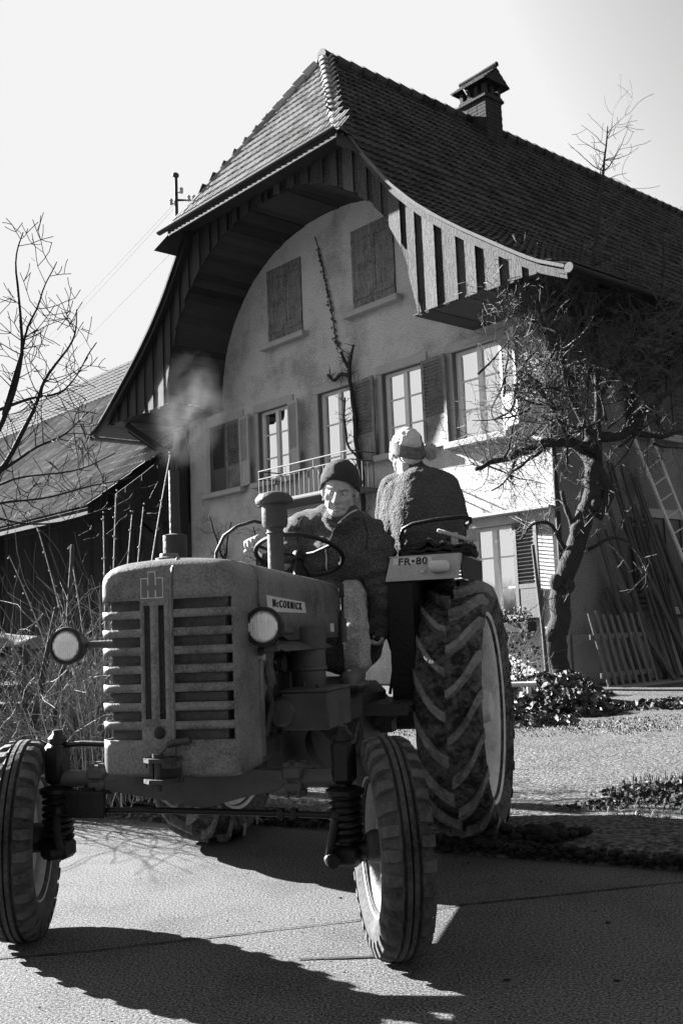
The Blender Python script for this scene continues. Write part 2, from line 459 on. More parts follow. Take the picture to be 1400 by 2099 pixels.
# dark garden soil on the left, beyond the road
gs = MB()
vs = []; 
gx = [-14 + i * 0.25 for i in range(53)]
for j in range(40):
    for x in gx:
        t = 0.22 + j * 0.2 if j < 20 else 4.2 + (j - 20) * 0.8
        y = edge_y(x) + t
        xx = x if x < -1.1 else x + 0.1 * nz((x, y, 0), 2)
        vs.append((xx, y, 0.05 + 0.004 + (0.05 * (0.5 + nz((x, y, 0), 4)) + 0.03 * nz((x, y, 0), 15)) * min(1, t)))
n = len(gx)
gs.add(vs, [(j * n + i, j * n + i + 1, (j + 1) * n + i + 1, (j + 1) * n + i) for j in range(39) for i in range(n - 1)])
struct(gs.build('garden_soil', 'soil', smooth=180, fix=False))

def leafmass(name, m, spots, n, size, label_kind='stuff', zr=(0, .1), curl=0.5):
    """many small curled leaves scattered through a low volume: spots = [(x, y, rx, ry, h)]"""
    mb = MB()
    tot = sum(s[2] * s[3] for s in spots)
    for (cx, cy, rx, ry, h) in spots:
        for i in range(int(n * rx * ry / tot)):
            a = random.uniform(0, 2 * PI); q = math.sqrt(random.random())
            x = cx + rx * q * math.cos(a); y = cy + ry * q * math.sin(a)
            hh = h * (1 - q * q) * (0.75 + 0.5 * nz((x, y, 0), 2.5))
            z = zr[0] + max(0.01, hh * random.uniform(0.25, 1.05))
            s = size * random.choice((.35, .5, .7, .9, 1.0, 1.3, 1.6))
            e = Euler((random.gauss(0, 0.7), random.gauss(0, 0.7), random.uniform(0, 6.3))).to_matrix()
            pts = [(-.5, 0, 0), (-.15, -.42, .12), (.35, -.3, .1), (.6, 0, -.15), (.35, .3, .1), (-.15, .42, .12), (.1, 0, -.06)]
            pts = [e @ (Vector(p) * s) + Vector((x, y, z)) for p in pts]
            mb.add(pts, [(0, 1, 6), (1, 2, 6), (2, 3, 6), (3, 4, 6), (4, 5, 6), (5, 0, 6)], random.random())
    o = mb.build(name, m, fix=False)
    struct(o, label_kind)
    return o
def blades(name, m, spots, n, h0, w=0.006):
    mb = MB()
    tot = sum(s[2] * s[3] for s in spots)
    for (cx, cy, rx, ry, h) in spots:
        for i in range(int(n * rx * ry / tot)):
            a = random.uniform(0, 2 * PI); q = math.sqrt(random.random())
            x = cx + rx * q * math.cos(a); y = cy + ry * q * math.sin(a)
            L = h * random.uniform(.4, 1.2); ln = random.uniform(0, 0.9) * L; an = random.uniform(0, 6.3)
            dx, dy = math.cos(an) * ln, math.sin(an) * ln
            sx, sy = -math.sin(an) * w, math.cos(an) * w
            mb.add([(x - sx, y - sy, h0), (x + sx, y + sy, h0), (x + dx * .4 + sx, y + dy * .4 + sy, h0 + L * .6), (x + dx * .4 - sx, y + dy * .4 - sy, h0 + L * .6), (x + dx, y + dy, h0 + L * .85)],
                   [(0, 1, 2, 3), (3, 2, 4)], random.random())
    return struct(mb.build(name, m, fix=False), 'stuff')
leafmass('garden_leaves', 'leaf_dark', [(-2.6, 8.6, 1.3, 1.2, .22), (-2.2, 7.4, .55, .5, .16), (-1.6, 7.9, .7, .7, .14), (-3.6, 10.3, 2, 1.3, .3), (-1.2, 9.2, 1.2, 1.2, .12)], 9000, 0.055, zr=(0.05, 0))
leafmass('dry_leaf_litter', 'leaf_dry', [(-2.3, 8.1, .8, .35, .12), (-1.3, 7.3, .5, .3, .07), (-1.75, 7.2, .35, .25, .1)], 1500, 0.05, zr=(0.07, 0))
# ================================================================ farmhouse
random.seed(11)
HC = (3.518, 16.662, 0.0); HROT = R(-48.5)
CX = -5.44                         # ridge line
HL = 21.0                          # length of the house
PROF = [(0, 13.4), (2.54, 10.2), (3.03, 9.52), (3.66, 8.75), (4.22, 8.20), (4.75, 7.76), (5.26, 7.38), (5.74, 7.05), (6.2, 6.73), (6.64, 6.44), (7.15, 6.2)]
def roof_z(x): return plin(PROF, abs(x - CX))
def roof_d(z):
    for (d0, z0), (d1, z1) in zip(PROF, PROF[1:]):
        if z >= z1: return d0 + (z - z0) / (z1 - z0) * (d1 - d0)
    return PROF[-1][0]
house = thing('farmhouse', 'big farmhouse with arched plank gable, half-hipped tiled roof and shuttered plaster front', 'house', HC, HROT)
def ARCH(x):
    q = abs(x - CX) / 3.92
    return 6.42 + 3.42 * math.sqrt(max(0, 1 - q ** 2.15)) if q < 1 else None

# walls with real openings
OPEN = [(-9.93, -8.68, 4.46, 6.06, 'shut'), (-8.0, -6.86, 4.46, 6.06, 'w'), (-5.9, -4.76, 4.0, 6.06, 'door'), (-3.96, -2.86, 4.46, 6.06, 'w'), (-2.1, -0.98, 4.40, 6.06, 'w'),
        (-7.5, -6.3, 7.5, 9.2, 'up'), (-4.67, -3.44, 7.5, 9.2, 'up'), (-1.93, -0.93, 1.2, 2.80, 'low'), (-7.5, -6.5, 1.2, 2.8, 'low')]
w = MB()
xs = sorted(set([-10.83 + i * 0.3 for i in range(37)] + [0.0] + [o[0] for o in OPEN] + [o[1] for o in OPEN]))
xs = [x for x in xs if x <= 0]
for x0, x1 in zip(xs, xs[1:]):
    if x1 - x0 < 1e-4: continue
    xm = (x0 + x1) / 2
    ops = sorted([(o[2], o[3]) for o in OPEN if o[0] < xm < o[1]])
    z = -0.3; segs = []
    for a, b in ops: segs.append((z, a)); z = b
    t0, t1 = min(10.0, roof_z(x0) - 0.2), min(10.0, roof_z(x1) - 0.2)
    for a, b in segs: w.add([(x0, 0, a), (x1, 0, a), (x1, 0, b), (x0, 0, b)], [(0, 1, 2, 3)])
    w.add([(x0, 0, z), (x1, 0, z), (x1, 0, t1), (x0, 0, t0)], [(0, 1, 2, 3)])
w.build('wall', 'plaster', house, fix=False)
w = MB()   # side walls: darker copy of the plaster, their shade put into the colour
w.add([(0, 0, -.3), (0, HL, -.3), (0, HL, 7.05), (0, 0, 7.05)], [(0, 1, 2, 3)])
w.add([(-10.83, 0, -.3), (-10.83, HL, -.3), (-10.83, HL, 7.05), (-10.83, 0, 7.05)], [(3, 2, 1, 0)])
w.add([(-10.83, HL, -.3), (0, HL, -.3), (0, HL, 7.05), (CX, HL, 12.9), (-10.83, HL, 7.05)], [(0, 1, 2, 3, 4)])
w.build('wall', 'shaded_plaster', house, fix=False)
for (x0, x1, z0, z1, k) in OPEN:
    rv = MB(); d = 0.22
    rv.add([(x0, 0, z0), (x1, 0, z0), (x1, 0, z1), (x0, 0, z1), (x0, d, z0), (x1, d, z0), (x1, d, z1), (x0, d, z1)],
           [(0, 1, 5, 4), (1, 2, 6, 5), (2, 3, 7, 6), (3, 0, 4, 7)])
    rv.build('window_reveal', 'reveal', house)
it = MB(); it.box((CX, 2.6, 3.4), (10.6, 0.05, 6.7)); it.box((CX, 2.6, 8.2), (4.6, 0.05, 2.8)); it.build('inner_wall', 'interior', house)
pl = MB()
for i in range(9):    # plinth stones along the side wall and the front
    pl.box((0.03, 0.1 + 0.36 + i * 0.72, 0.42), (0.09, 0.71, 0.94 + 0.03 * random.random()), a=random.random(), bev=.015)
pl.box((-0.14, -0.02, 0.45), (0.44, 0.09, 0.98), bev=.015)
pl.build('plinth', 'plinth', house)

# ---- shutters, windows
def shutter(parent, hx, hy, ang, wd, z0, z1, louv=True, m='shutter', flip=1, name='shutter'):
    """leaf hinged at (hx, hy), swung by ang from the wall plane; runs towards flip * x at ang 0"""
    mb = MB(); h = z1 - z0; t = 0.035; fr = 0.075
    mb.box((flip * fr / 2, 0, h / 2), (fr, t, h)); mb.box((flip * (wd - fr / 2), 0, h / 2), (fr, t, h))
    zs = [0, h * 0.30, h - 0.0]
    mb.box((flip * wd / 2, 0, fr / 2), (wd - 2 * fr, t - .006, fr)); mb.box((flip * wd / 2, 0, h - fr / 2), (wd - 2 * fr, t - .006, fr))
    if louv:
        zr = h * 0.33
        mb.box((flip * wd / 2, 0, zr), (wd - 2 * fr, t - .006, fr))
        mb.box((flip * wd / 2, 0, (zr) / 2), (wd - 2 * fr, 0.014, zr - fr))
        k = 15; zz0 = zr + fr / 2; zz1 = h - fr
        rot = Matrix.Rotation(R(38), 3, 'X')
        for i in range(k):
            mb.box((flip * wd / 2, 0, lerp(zz0, zz1, (i + .5) / k)), (wd - 2 * fr, 0.008, (zz1 - zz0) / k * .82), rot, a=0.3 + .4 * random.random())
    else:
        for i in range(3):
            mb.box((flip * (fr + (wd - 2 * fr) * (i + .5) / 3), 0.002 * (i % 2), h / 2), ((wd - 2 * fr) / 3 - .004, 0.02, h - 2 * fr + .01), a=random.random())
        for zz in (h * 0.14, h * 0.86):
            mb.box((flip * wd / 2, -0.022, zz), (wd * .8, 0.012, 0.05), a=0.1)
            mb.cyl((flip * 0.02, -0.02, zz - .05), (flip * 0.02, -0.02, zz + .05), .014, 8, a=0.1)
    o = mb.build(name, m, parent)
    o.location = (hx, hy, z0); o.rotation_euler = (0, 0, ang)
    return o
def window(x0, x1, z0, z1, kind):
    wd = x1 - x0; h = z1 - z0; y = 0.13
    if kind in ('w', 'door', 'low'):
        f = MB(); fr = 0.055
        xm = (x0 + x1) / 2
        f.box((x0 + fr / 2, y, (z0 + z1) / 2), (fr, .06, h)); f.box((x1 - fr / 2, y, (z0 + z1) / 2), (fr, .06, h))
        f.box((xm, y, z1 - fr / 2), (wd - 2 * fr, .055, fr)); f.box((xm, y, z0 + fr / 2), (wd - 2 * fr, .055, fr))
        f.box((xm, y - .01, (z0 + z1) / 2), (.10, .05, h - 2 * fr))
        k = 3
        for i in range(1, k):
            zz = z0 + h * i / k
            for s in (-1, 1): f.box((xm + s * (wd / 4 + .01), y, zz), (wd / 2 - .05 - fr - .02, .03, .028))
        for s in (-1, 1): f.box((xm + s * (wd / 2 - fr - .02), y - .003, (z0 + z1) / 2), (.04, .05, h - 2 * fr))
        win = f.build('window', 'wframe', house)
        p = MB(); p.add([(x0 + fr, y + .004, z0 + fr), (x1 - fr, y + .004, z0 + fr), (x1 - fr, y + .004, z1 - fr), (x0 + fr, y + .004, z1 - fr)], [(0, 1, 2, 3)])
        p.build('pane', 'glass', win)
        c = MB()
        def cur(a, b):
            c.grid(lambda u, v: (lerp(a, b, u), y + .10 + 0.018 * math.sin(u * 40 + v * 2), lerp(z0 + .05, z1 - .04, v)), 40, 6)
        if kind == 'low': cur(x0 + .03, x1 - .03)
        else: cur(x0 + .04, x0 + wd * .30) if False else cur(x0 + wd * .26, x1 - .03)
        c.build('curtain', 'curtain', win, smooth=180)
    else:
        f = MB(); f.box(((x0 + x1) / 2, 0.1, (z0 + z1) / 2), (wd, .03, h)); win = f.build('window', 'board_dark', house)
    s = MB()
    if kind != 'door':
        s.box(((x0 + x1) / 2, -0.045, z0 - 0.06), (wd + .34, .27, .12), bev=.012)
        s.build('sill', 'stone', win)
    if kind != 'up':
        l = MB(); l.box(((x0 + x1) / 2, -0.012, z1 + 0.09), (wd + .28, .035, .17), bev=.006); l.build('lintel', 'stone', win)
        for sx in (x0 - .07, x1 + .07):
            pass
        for sx in (x0 - .075, x1 + .075): 
            j = MB(); j.box((sx, -0.009, (z0 + z1) / 2), (.14, .03, h), bev=.005); j.build('window_jamb', 'stone', win)
    return win
for (x0, x1, z0, z1, k) in OPEN:
    win = window(x0, x1, z0, z1, k)
    hw2 = (x1 - x0) / 2
    if k == 'shut':      # closed folding leaves, last one ajar
        shutter(win, x0 + .01, 0.03, 0, hw2 * .99, z0, z1, True, 'shutter_dark')
        shutter(win, x0 + hw2 + .01, 0.02, R(-3), hw2 * .97, z0, z1, True, 'shutter')
        shutter(win, x1 + .02, -0.05, R(-12), .50, z0, z1, True, 'shutter_pale')
    elif k == 'up':
        shutter(win, x0 + .01, -0.01, 0, hw2 - .012, z0 + .01, z1 - .01, False, 'shutter')
        shutter(win, x1 - .01, -0.01, 0, hw2 - .012, z0 + .01, z1 - .01, False, 'shutter', -1)
    elif k == 'low':
        shutter(win, x1 + .02, -.04, R(-6), .55, z0, z1, True, 'shutter_dark')
        shutter(win, x0 - .02, -.04, R(6), .52, z0, z1, True, 'shutter_dark', -1)
    elif k == 'door':
        shutter(win, x1 + .02, -.04, R(-7), .66, z0 + .35, z1, True, 'shutter')
    elif x0 < -7:
        shutter(win, x1 + .00, -.05, R(-14), .50, z0, z1, True, 'shutter_pale')
    elif x0 < -3:
        shutter(win, x1 + .02, -.05, R(-5), .66, z0 - .08, z1, True, 'shutter')
    else:
        shutter(win, x1 + .03, -.05, R(-20), .50, z0 + .05, z1 - .03, True, 'shutter_pale')
# side wall windows, mostly lost in shade
for (y0, y1, z0, z1) in ((2.75, 3.75, 4.5, 6.0), (2.6, 3.7, 1.3, 2.9), (6.5, 7.5, 4.5, 6.0)):
    f = MB(); f.box((0.01, (y0 + y1) / 2, (z0 + z1) / 2), (.05, y1 - y0, z1 - z0)); 
    for yy in (y0, (y0 + y1) / 2, y1): f.box((0.035, yy, (z0 + z1) / 2), (.05, .06, z1 - z0 + .02))
    win = f.build('window', 'shutter_dark', house)
    s = MB(); s.box((0.06, (y0 + y1) / 2, z0 - .07), (.24, y1 - y0 + .3, .13)); s.build('sill', 'stone', win)
    s = MB(); s.box((0.02, (y0 + y1) / 2, z1 + .1), (.07, y1 - y0 + .3, .16)); s.build('lintel', 'stone', win)
    for yy, sg in ((y0 - .04, -1), (y1 + .04, 1)):
        sh = MB(); sh.box((.04, yy + sg * .26, (z0 + z1) / 2), (.035, .5, z1 - z0))
        for i in range(16): sh.box((.065, yy + sg * .26, lerp(z0 + .08, z1 - .08, i / 15)), (.02, .40, .035), Matrix.Rotation(R(30), 3, 'Y'))
        sh.build('shutter', 'shutter_dark', win)
lg = MB(); lg.box((-1.0, -0.09, 2.99), (1.98, .22, .05), bev=.008); lg.build('ledge', 'stone', house)
dp = MB(); dp.tube([(0.42, -.08, 6.1), (.12, -.07, 5.7), (.06, -.07, 5.2), (.06, -.07, .9)], .045, 8); dp.build('downpipe', 'gutter', house, smooth=60)

# ---- plank gable
FY = -1.5
def boards(name, xa, xb, m):
    mb = MB(); x = xa; k = 0
    while x < xb:
        wd = random.uniform(.15, .25); x1 = min(xb, x + wd)
        a = random.uniform(.35, .8) if k % 2 else random.uniform(.05, .5); yy = FY - (0.035 if k % 2 else 0.0) - 0.006 * random.random()
        def top(xx): return min(9.98, roof_z(xx) - .10)
        def bot(xx):
            q = ARCH(xx)
            return (q if q else 6.36) - 0.05
        jag = random.uniform(-.03, .03)
        t0, t1, b0, b1 = top(x), top(x1), bot(x + .001) + jag, bot(x1 - .001) + jag
        if not ARCH(x + .001): b0 = b1 = 6.33 + jag
        if t0 > b0 + .02 and t1 > b1 - .2:
            ov = 0.012
            vs = [(x - ov, yy, b0), (x1 + ov, yy, b1), (x1 + ov, yy, t1), (x - ov, yy, t0)]
            vs += [(p[0], yy + .02, p[2]) for p in vs]
            mb.add(vs, [(0, 1, 2, 3), (7, 6, 5, 4), (0, 4, 5, 1), (1, 5, 6, 2), (2, 6, 7, 3), (3, 7, 4, 0)], a)
        x = x1; k += 1
    mb.build(name, m, house, fix=False)
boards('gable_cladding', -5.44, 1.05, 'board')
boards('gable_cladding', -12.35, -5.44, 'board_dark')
# arched soffit of planks between cladding and wall
sf = MB(); K = 62; P2 = []
for i in range(K + 1):
    th = PI * i / K
    c, s = math.cos(th), math.sin(th)
    ex = 2 / 2.15
    P2.append((CX - 3.92 * math.copysign(abs(c) ** ex, c), 6.42 + 3.42 * abs(s) ** ex))
for i in range(K):
    (x0, z0), (x1, z1) = P2[i], P2[i + 1]
    d = Vector((x1 - x0, 0, z1 - z0)); nrm = Vector((-d.z, 0, d.x)).normalized() * random.uniform(0.0, 0.022)
    a = random.random()
    p = [Vector((x0, FY + .03, z0)) + nrm, Vector((x1, FY + .03, z1)) + nrm, Vector((x1, 0.01, z1)) + nrm, Vector((x0, 0.01, z0)) + nrm]
    q = [v + Vector((-d.z, 0, d.x)).normalized() * .02 for v in p]
    sf.add(p + q, [(0, 1, 2, 3), (4, 7, 6, 5), (0, 4, 5, 1), (1, 5, 6, 2), (2, 6, 7, 3), (3, 7, 4, 0)], a)
sf.build('arch_soffit', 'soffit', house, fix=False)
for (xa, xb) in ((-1.56, 1.6), (-12.6, -9.34)):
    ws = MB()
    k = 8
    for i in range(k):
        ws.box((lerp(xa, xb, (i + .5) / k), (FY + 0.0) / 2 - 0.0, 6.36 + .012 * (i % 2)), ((xb - xa) / k, abs(FY) + .02, .03), a=random.random())
    sx_ = (0.01, 1.62) if xa > -5 else (-12.55, -10.84)
    for yy in (2, 6, 10, 14, 18):      # boarded eaves along both sides
        ws.box(((sx_[0] + sx_[1]) / 2, yy, 6.345), (sx_[1] - sx_[0], 4.0, .03), a=random.random())
    ws.build('eave_soffit', 'soffit', house)
for a_, b_ in [((0.05, -.12, 5.2), (1.25, -.12, 6.3)), ((-10.9, -.12, 5.2), (-12.1, -.9, 6.3)), ((-10.9, -.12, 5.3), (-11.6, -1.3, 6.3))] + [((0.06, y, 5.3), (1.2, y, 6.25)) for y in (3, 6, 9, 12)]:
    br = MB(); br.bar(a_, b_, .15, .14); br.build('eave_bracket', 'timber', house)

# ---- roof: real overlapping pantiles
def tiles(name, m, rows, to3, along, tw=0.24, amp=0.028, lift=0.035, jit=0.006, a_var=True, sub=4):
    """rows: list of (p_low, p_high) profile points; along(row) gives the two ends; to3(p, s) makes a point"""
    mb = MB()
    for j, (pl_, ph_) in enumerate(rows):
        s0, s1 = along(j)
        if s1 - s0 < .05: continue
        off = 0
        nt = max(1, int(round((s1 - s0) / tw)))
        d = Vector((ph_[0] - pl_[0], ph_[1] - pl_[1])); nr = Vector((-d.y, d.x)).normalized()
        if nr.y < 0: nr = -nr
        ext = d * 0.12
        for i in range(nt):
            a = random.random(); jz = random.uniform(0, jit); js = random.uniform(-.006, .006)
            ua, ub = lerp(s0, s1, i / nt), lerp(s0, s1, (i + 1) / nt)
            vs = []
            for k in range(sub + 1):
                u = lerp(ua, ub, k / sub); q = k / sub
                h = amp * (0.5 - 0.5 * math.cos(2 * PI * min(1, q * 1.35))) if q < .74 else amp * 0.15 * (q - .74) / .26
                low = (pl_[0] - ext.x * 0 + nr.x * (h + lift + jz), pl_[1] + nr.y * (h + lift + jz))
                hi = (ph_[0] + ext.x + nr.x * (h * .8), ph_[1] + ext.y + nr.y * (h * .8))
                base = (pl_[0] + nr.x * (h * .8 - .004), pl_[1] + nr.y * (h * .8 - .004))
                vs += [to3(low, u + js), to3(hi, u), to3(base, u + js)]
            fs = []
            for k in range(sub):
                b = 3 * k
                fs += [(b, b + 3, b + 4, b + 1), (b + 2, b + 5, b + 3, b)]
            mb.add(vs, fs, a)
    return mb.build(name, m, house, fix=False) if name else mb
def resample(pts, step):
    out = [pts[0]]; acc = 0
    L = sum(math.dist(a, b) for a, b in zip(pts, pts[1:])); k = int(round(L / step))
    res = []
    for i in range(k + 1):
        t = L * i / k; q = 0
        for a, b in zip(pts, pts[1:]):
            l = math.dist(a, b)
            if t <= q + l + 1e-6: u = (t - q) / l; res.append((a[0] + (b[0] - a[0]) * u, a[1] + (b[1] - a[1]) * u)); break
            q += l
    return res
prof_up = resample(PROF[::-1], 0.30)
rows = list(zip(prof_up, prof_up[1:]))
def y_hip(z): return -2.08 + (z - 9.95) / 3.45 * 2.28
def ystart(j):
    z = rows[j][0][1]
    return -1.72 if z < 9.9 else max(-1.72, y_hip(z) - .02)
rR = tiles(None, None, rows, lambda p, s: (CX + p[0], s, p[1]), lambda j: (ystart(j), HL + .6), tw=.17, amp=.03, lift=.03)
mbR = rR
roofR = mbR.build('roof', 'tile', house, fix=False)
rL = tiles(None, None, rows, lambda p, s: (CX - p[0], s, p[1]), lambda j: (ystart(j), HL + .6), tw=.5, sub=2)
rL.build('roof', 'tile', house, fix=False)
# solid deck beneath the tiles so that no light comes through
dk = MB()
for sg in (1, -1):
    P3 = [(CX + sg * d, z - .03) for d, z in PROF]
    for (xa, za), (xb, zb) in zip(P3, P3[1:]):
        ya = -1.66 if za < 9.95 else y_hip(za) + .05; yb = -1.66 if zb < 9.95 else y_hip(zb) + .05
        if za > 10.15: yb = y_hip(zb) + .05
        dk.add([(xa, ya, za), (xb, yb, zb), (xb, HL + .5, zb), (xa, HL + .5, za)], [(0, 1, 2, 3)])
dk.add([(CX, y_hip(13.37) + .05, 13.37), (CX - 2.72, y_hip(9.93) + .05, 9.93), (CX + 2.72, y_hip(9.93) + .05, 9.93)], [(0, 1, 2)])
dk.build('roof_deck', 'soffit', house, fix=False)
hp = resample([(-2.12, 9.90), (0.2, 13.4)], 0.30)
hrows = list(zip(hp, hp[1:]))
def hal(j):
    z = hrows[j][0][1]; d = roof_d(z) + (0.22 if j < 2 else .08)
    return (CX - d, CX + d)
tiles('hip_roof', 'tile_sunlit', hrows, lambda p, s: (s, p[0], p[1]), hal, tw=.155, amp=.034, lift=.03)
# ridge and hip cap tiles
cp = MB()
def caps(p, q, r=.13, step=.38):
    p, q = Vector(p), Vector(q); L = (q - p).length; k = int(L / step); d = (q - p) / L
    for i in range(k):
        a0 = p + d * (i * step - .03); a1 = p + d * ((i + 1) * step)
        cp.tube([a0, a0 + d * .03, a1], [r * 1.18, r * 1.12, r * .86], 8, True, a=random.random())
caps((CX, 0.1, 13.44), (CX, HL + .5, 13.44))
cp.build('ridge_cap', 'tile', house, smooth=50)
cp = MB()
for sg in (1, -1): caps((CX + sg * 2.66, -1.98, 9.98), (CX, 0.12, 13.44), .11, .33)
cp.build('hip_cap', 'tile_sunlit', house, smooth=50)
# verge: mortared edge with board beneath
for sg in (1, -1):
    vg = MB(); PP = resample(PROF[1:], .25)
    for (d0, z0), (d1, z1) in zip(PP, PP[1:]):
        vg.bar((CX + sg * d0, -1.735, z0 - .02), (CX + sg * d1, -1.735, z1 - .02), .05, .075, up=(0, 1, 0), a=random.random())
    vg.build('verge', 'mortar' if sg > 0 else 'tile_dark', house)
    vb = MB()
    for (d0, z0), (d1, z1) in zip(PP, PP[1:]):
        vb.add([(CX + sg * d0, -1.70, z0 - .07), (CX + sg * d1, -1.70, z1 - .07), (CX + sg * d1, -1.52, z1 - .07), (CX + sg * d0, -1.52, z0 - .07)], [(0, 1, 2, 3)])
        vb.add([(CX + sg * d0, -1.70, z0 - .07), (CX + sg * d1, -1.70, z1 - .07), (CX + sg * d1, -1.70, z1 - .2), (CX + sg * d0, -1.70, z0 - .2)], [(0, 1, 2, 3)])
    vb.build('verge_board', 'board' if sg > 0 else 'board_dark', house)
hs = MB(); hs.add([(CX - 2.85, -2.1, 9.93), (CX + 2.85, -2.1, 9.93), (CX + 2.7, -1.45, 9.99), (CX - 2.7, -1.45, 9.99)], [(0, 1, 2, 3)])
hs.box((CX, -2.1, 9.86), (5.6, .03, .16)); hs.build('hip_soffit', 'soffit', house)
gt = MB()
def gutter(p, q, r=.075):
    p, q = Vector(p), Vector(q); d = (q - p).normalized(); sd = d.cross(Vector((0, 0, 1)))
    vs = []; k = 8
    for e in (p, q):
        for i in range(k + 1):
            an = PI * i / k; vs.append(e + sd * math.cos(an) * r - Vector((0, 0, 1)) * math.sin(an) * r)
        for i in range(k + 1):
            an = PI * (k - i) / k; vs.append(e + sd * math.cos(an) * r * .9 - Vector((0, 0, 1)) * math.sin(an) * r * .9)
    m_ = 2 * (k + 1)
    gt.add(vs, [(i, (i + 1) % m_, (i + 1) % m_ + m_, i + m_) for i in range(m_)] + [tuple(range(m_)), tuple(range(m_, 2 * m_))])
gutter((CX - 2.95, -2.24, 9.9), (CX + 2.95, -2.24, 9.9)); gutter((1.80, -1.75, 6.15), (1.80, HL, 6.15), .09); gutter((-12.68, -1.75, 6.15), (-12.68, HL, 6.15), .09)
gt.build('gutter', 'gutter', house, smooth=40)
ge = MB(); ge.lathe([(0, -.012), (.075, -.012), (.075, .012), (0, .012)], 20, Matrix.Translation((1.80, -1.77, 6.13)) @ Matrix.Rotation(PI / 2, 4, 'X')); ge.build('gutter_end', 'reveal', house)
# chimney
ch = MB()
chx, chy = -5.32, 5.15
for i in range(20):
    z = 12.07 + i * .1; of = .16 * (i % 2)
    for k in range(3): ch.box((chx - .34 + k * .34, chy, z + .05), (.335, .70 + .012 * random.random(), .094), a=random.random(), bev=.008)
    for k in range(2): ch.box((chx, chy - .17 + k * .34 + .02 * (i % 2), z + .05), (1.03 + .012 * random.random(), .33, .092), a=random.random(), bev=.008)
ch.box((chx, chy, 14.09), (1.16, .84, .09), bev=.02); ch.box((chx, chy, 14.17), (1.08, .78, .07), bev=.02)
for sx in (-1, -.33, .33, 1):
    for sy in (-1, 1): ch.box((chx + sx * .44, chy + sy * .29, 14.33), (.12, .12, .26), a=random.random())
for sx in (-1, 1): ch.box((chx + sx * .44, chy, 14.33), (.12, .10, .26))
chim = ch.build('chimney', 'brick', house)
cr = MB()
for sy in (-1, 1):
    for j in range(4):
        t0, t1 = j / 4, (j + 1) / 4 + .06
        p0 = (chy + sy * (.56 * (1 - t0)), 14.47 + .46 * t0 + .035); p1 = (chy + sy * .56 * (1 - t1), 14.47 + .46 * t1)
        for i in range(7):
            xa = chx - .68 + i * .195
            jz = random.uniform(-.008, .012)
            cr.add([(xa, p0[0], p0[1] + jz), (xa + .2, p0[0], p0[1] + jz), (xa + .2, p1[0], p1[1]), (xa, p1[0], p1[1]),
                    (xa, p0[0], p0[1] - .035), (xa + .2, p0[0], p0[1] - .035), (xa + .2, p1[0], p1[1] - .05), (xa, p1[0], p1[1] - .05)],
                   [(0, 1, 2, 3), (4, 7, 6, 5), (0, 4, 5, 1), (1, 5, 6, 2), (2, 6, 7, 3), (3, 7, 4, 0)], random.random())
cr.add([(chx - .7, chy - .5, 14.49), (chx - .7, chy + .5, 14.49), (chx - .7, chy, 14.87)], [(0, 1, 2)])
cr.add([(chx + .7, chy - .5, 14.49), (chx + .7, chy + .5, 14.49), (chx + .7, chy, 14.87)], [(0, 2, 1)])
cr.tube([(chx - .78, chy, 14.97), (chx + .0, chy, 14.98), (chx + .74, chy, 15.01)], .07, 8)
cr.build('chimney_roof', 'tile_dark', chim, fix=False)
for o_ in (chim, chim.children[0]): o_.data.transform(Matrix.Translation((chx, chy, 12.07)) @ Matrix.Diagonal((.80, .86, .90, 1)) @ Matrix.Translation((-chx, -chy, -12.07)))
# balcony railing
bl = MB()
bx0, bx1, by, bz = -7.05, -4.15, -0.75, 4.1
for zz in (4.53, 4.36): 
    bl.bar((bx0, by, zz), (bx1, by, zz), .03, .02); bl.bar((bx0, by, zz), (bx0, 0, zz), .03, .02); bl.bar((bx1, by, zz), (bx1, 0, zz), .03, .02)
bl.bar((bx0, by, 3.85), (bx1, by, 3.85), .03)
i = 0; x = bx0
while x <= bx1 + .01:
    bl.bar((x, by, 3.85), (x, by, 4.53 if i % 6 == 0 else 4.36), .014); x += .15; i += 1
for y in (-.6, -.45, -.3, -.15):
    for x in (bx0, bx1): bl.bar((x, y, 3.85), (x, y, 4.36), .014)
for k in range(3):
    cxx = bx0 + .75 + k * 1.05
    bl.tube([(cxx + .2 * math.cos(a), by - .012, 4.36 + .17 * math.sin(a) - .17) for a in [PI * t / 10 for t in range(11)]], .011, 6)
rail = bl.build('balcony_railing', 'railing', house)
bs = MB(); bs.box(((bx0 + bx1) / 2, -.4, 3.80), (bx1 - bx0 + .1, .8, .07), bev=.02); bs.build('balcony_slab', 'reveal', house)

# power mast standing on the left verge
mast = thing('power_mast', 'thin dark electricity mast with pale insulators rising behind the farmhouse roof', 'mast', (-3.6, 23.2, 8.2))
m_ = MB(); m_.tube([(0, 0, 0), (0, 0, 3.72), (0, 0, 3.78)], [.05, .045, .045], 10); m_.sph((0, 0, 3.8), (.085, .085, .07), 12, 8)
m_.bar((0, 0, 3.2), (.62, .15, 3.2), .03); m_.build('mast_tube', 'iron', mast, smooth=50)
for (x, z) in ((-.12, 3.15), (.13, 3.42), (-.12, 2.05), (.14, 2.3), (.3, 3.22), (.42, 3.22)):
    i_ = MB(); i_.lathe([(0, -.07), (.035, -.07), (.05, -.03), (.03, 0), (.05, .03), (.03, .07), (0, .07)], 10, Matrix.Translation((x, 0, z)))
    i_.bar((0, 0, z - .05), (x, 0, z - .05), .02); i_.build('insulator', 'stone', mast, smooth=50)
for k, (z, y2, z2) in enumerate(((3.15, 60, 12.0), (3.05, 60, 11.2), (2.05, 60, 9.9))):
    wr = MB(); wr.tube([(0 + (-26) * t, (y2 - 20) * t, lerp(z, z2 - 8.2, t) - 1.2 * math.sin(PI * t)) for t in [i / 24 for i in range(25)]], .005, 4)
    wr.build('wire', 'timber', mast)

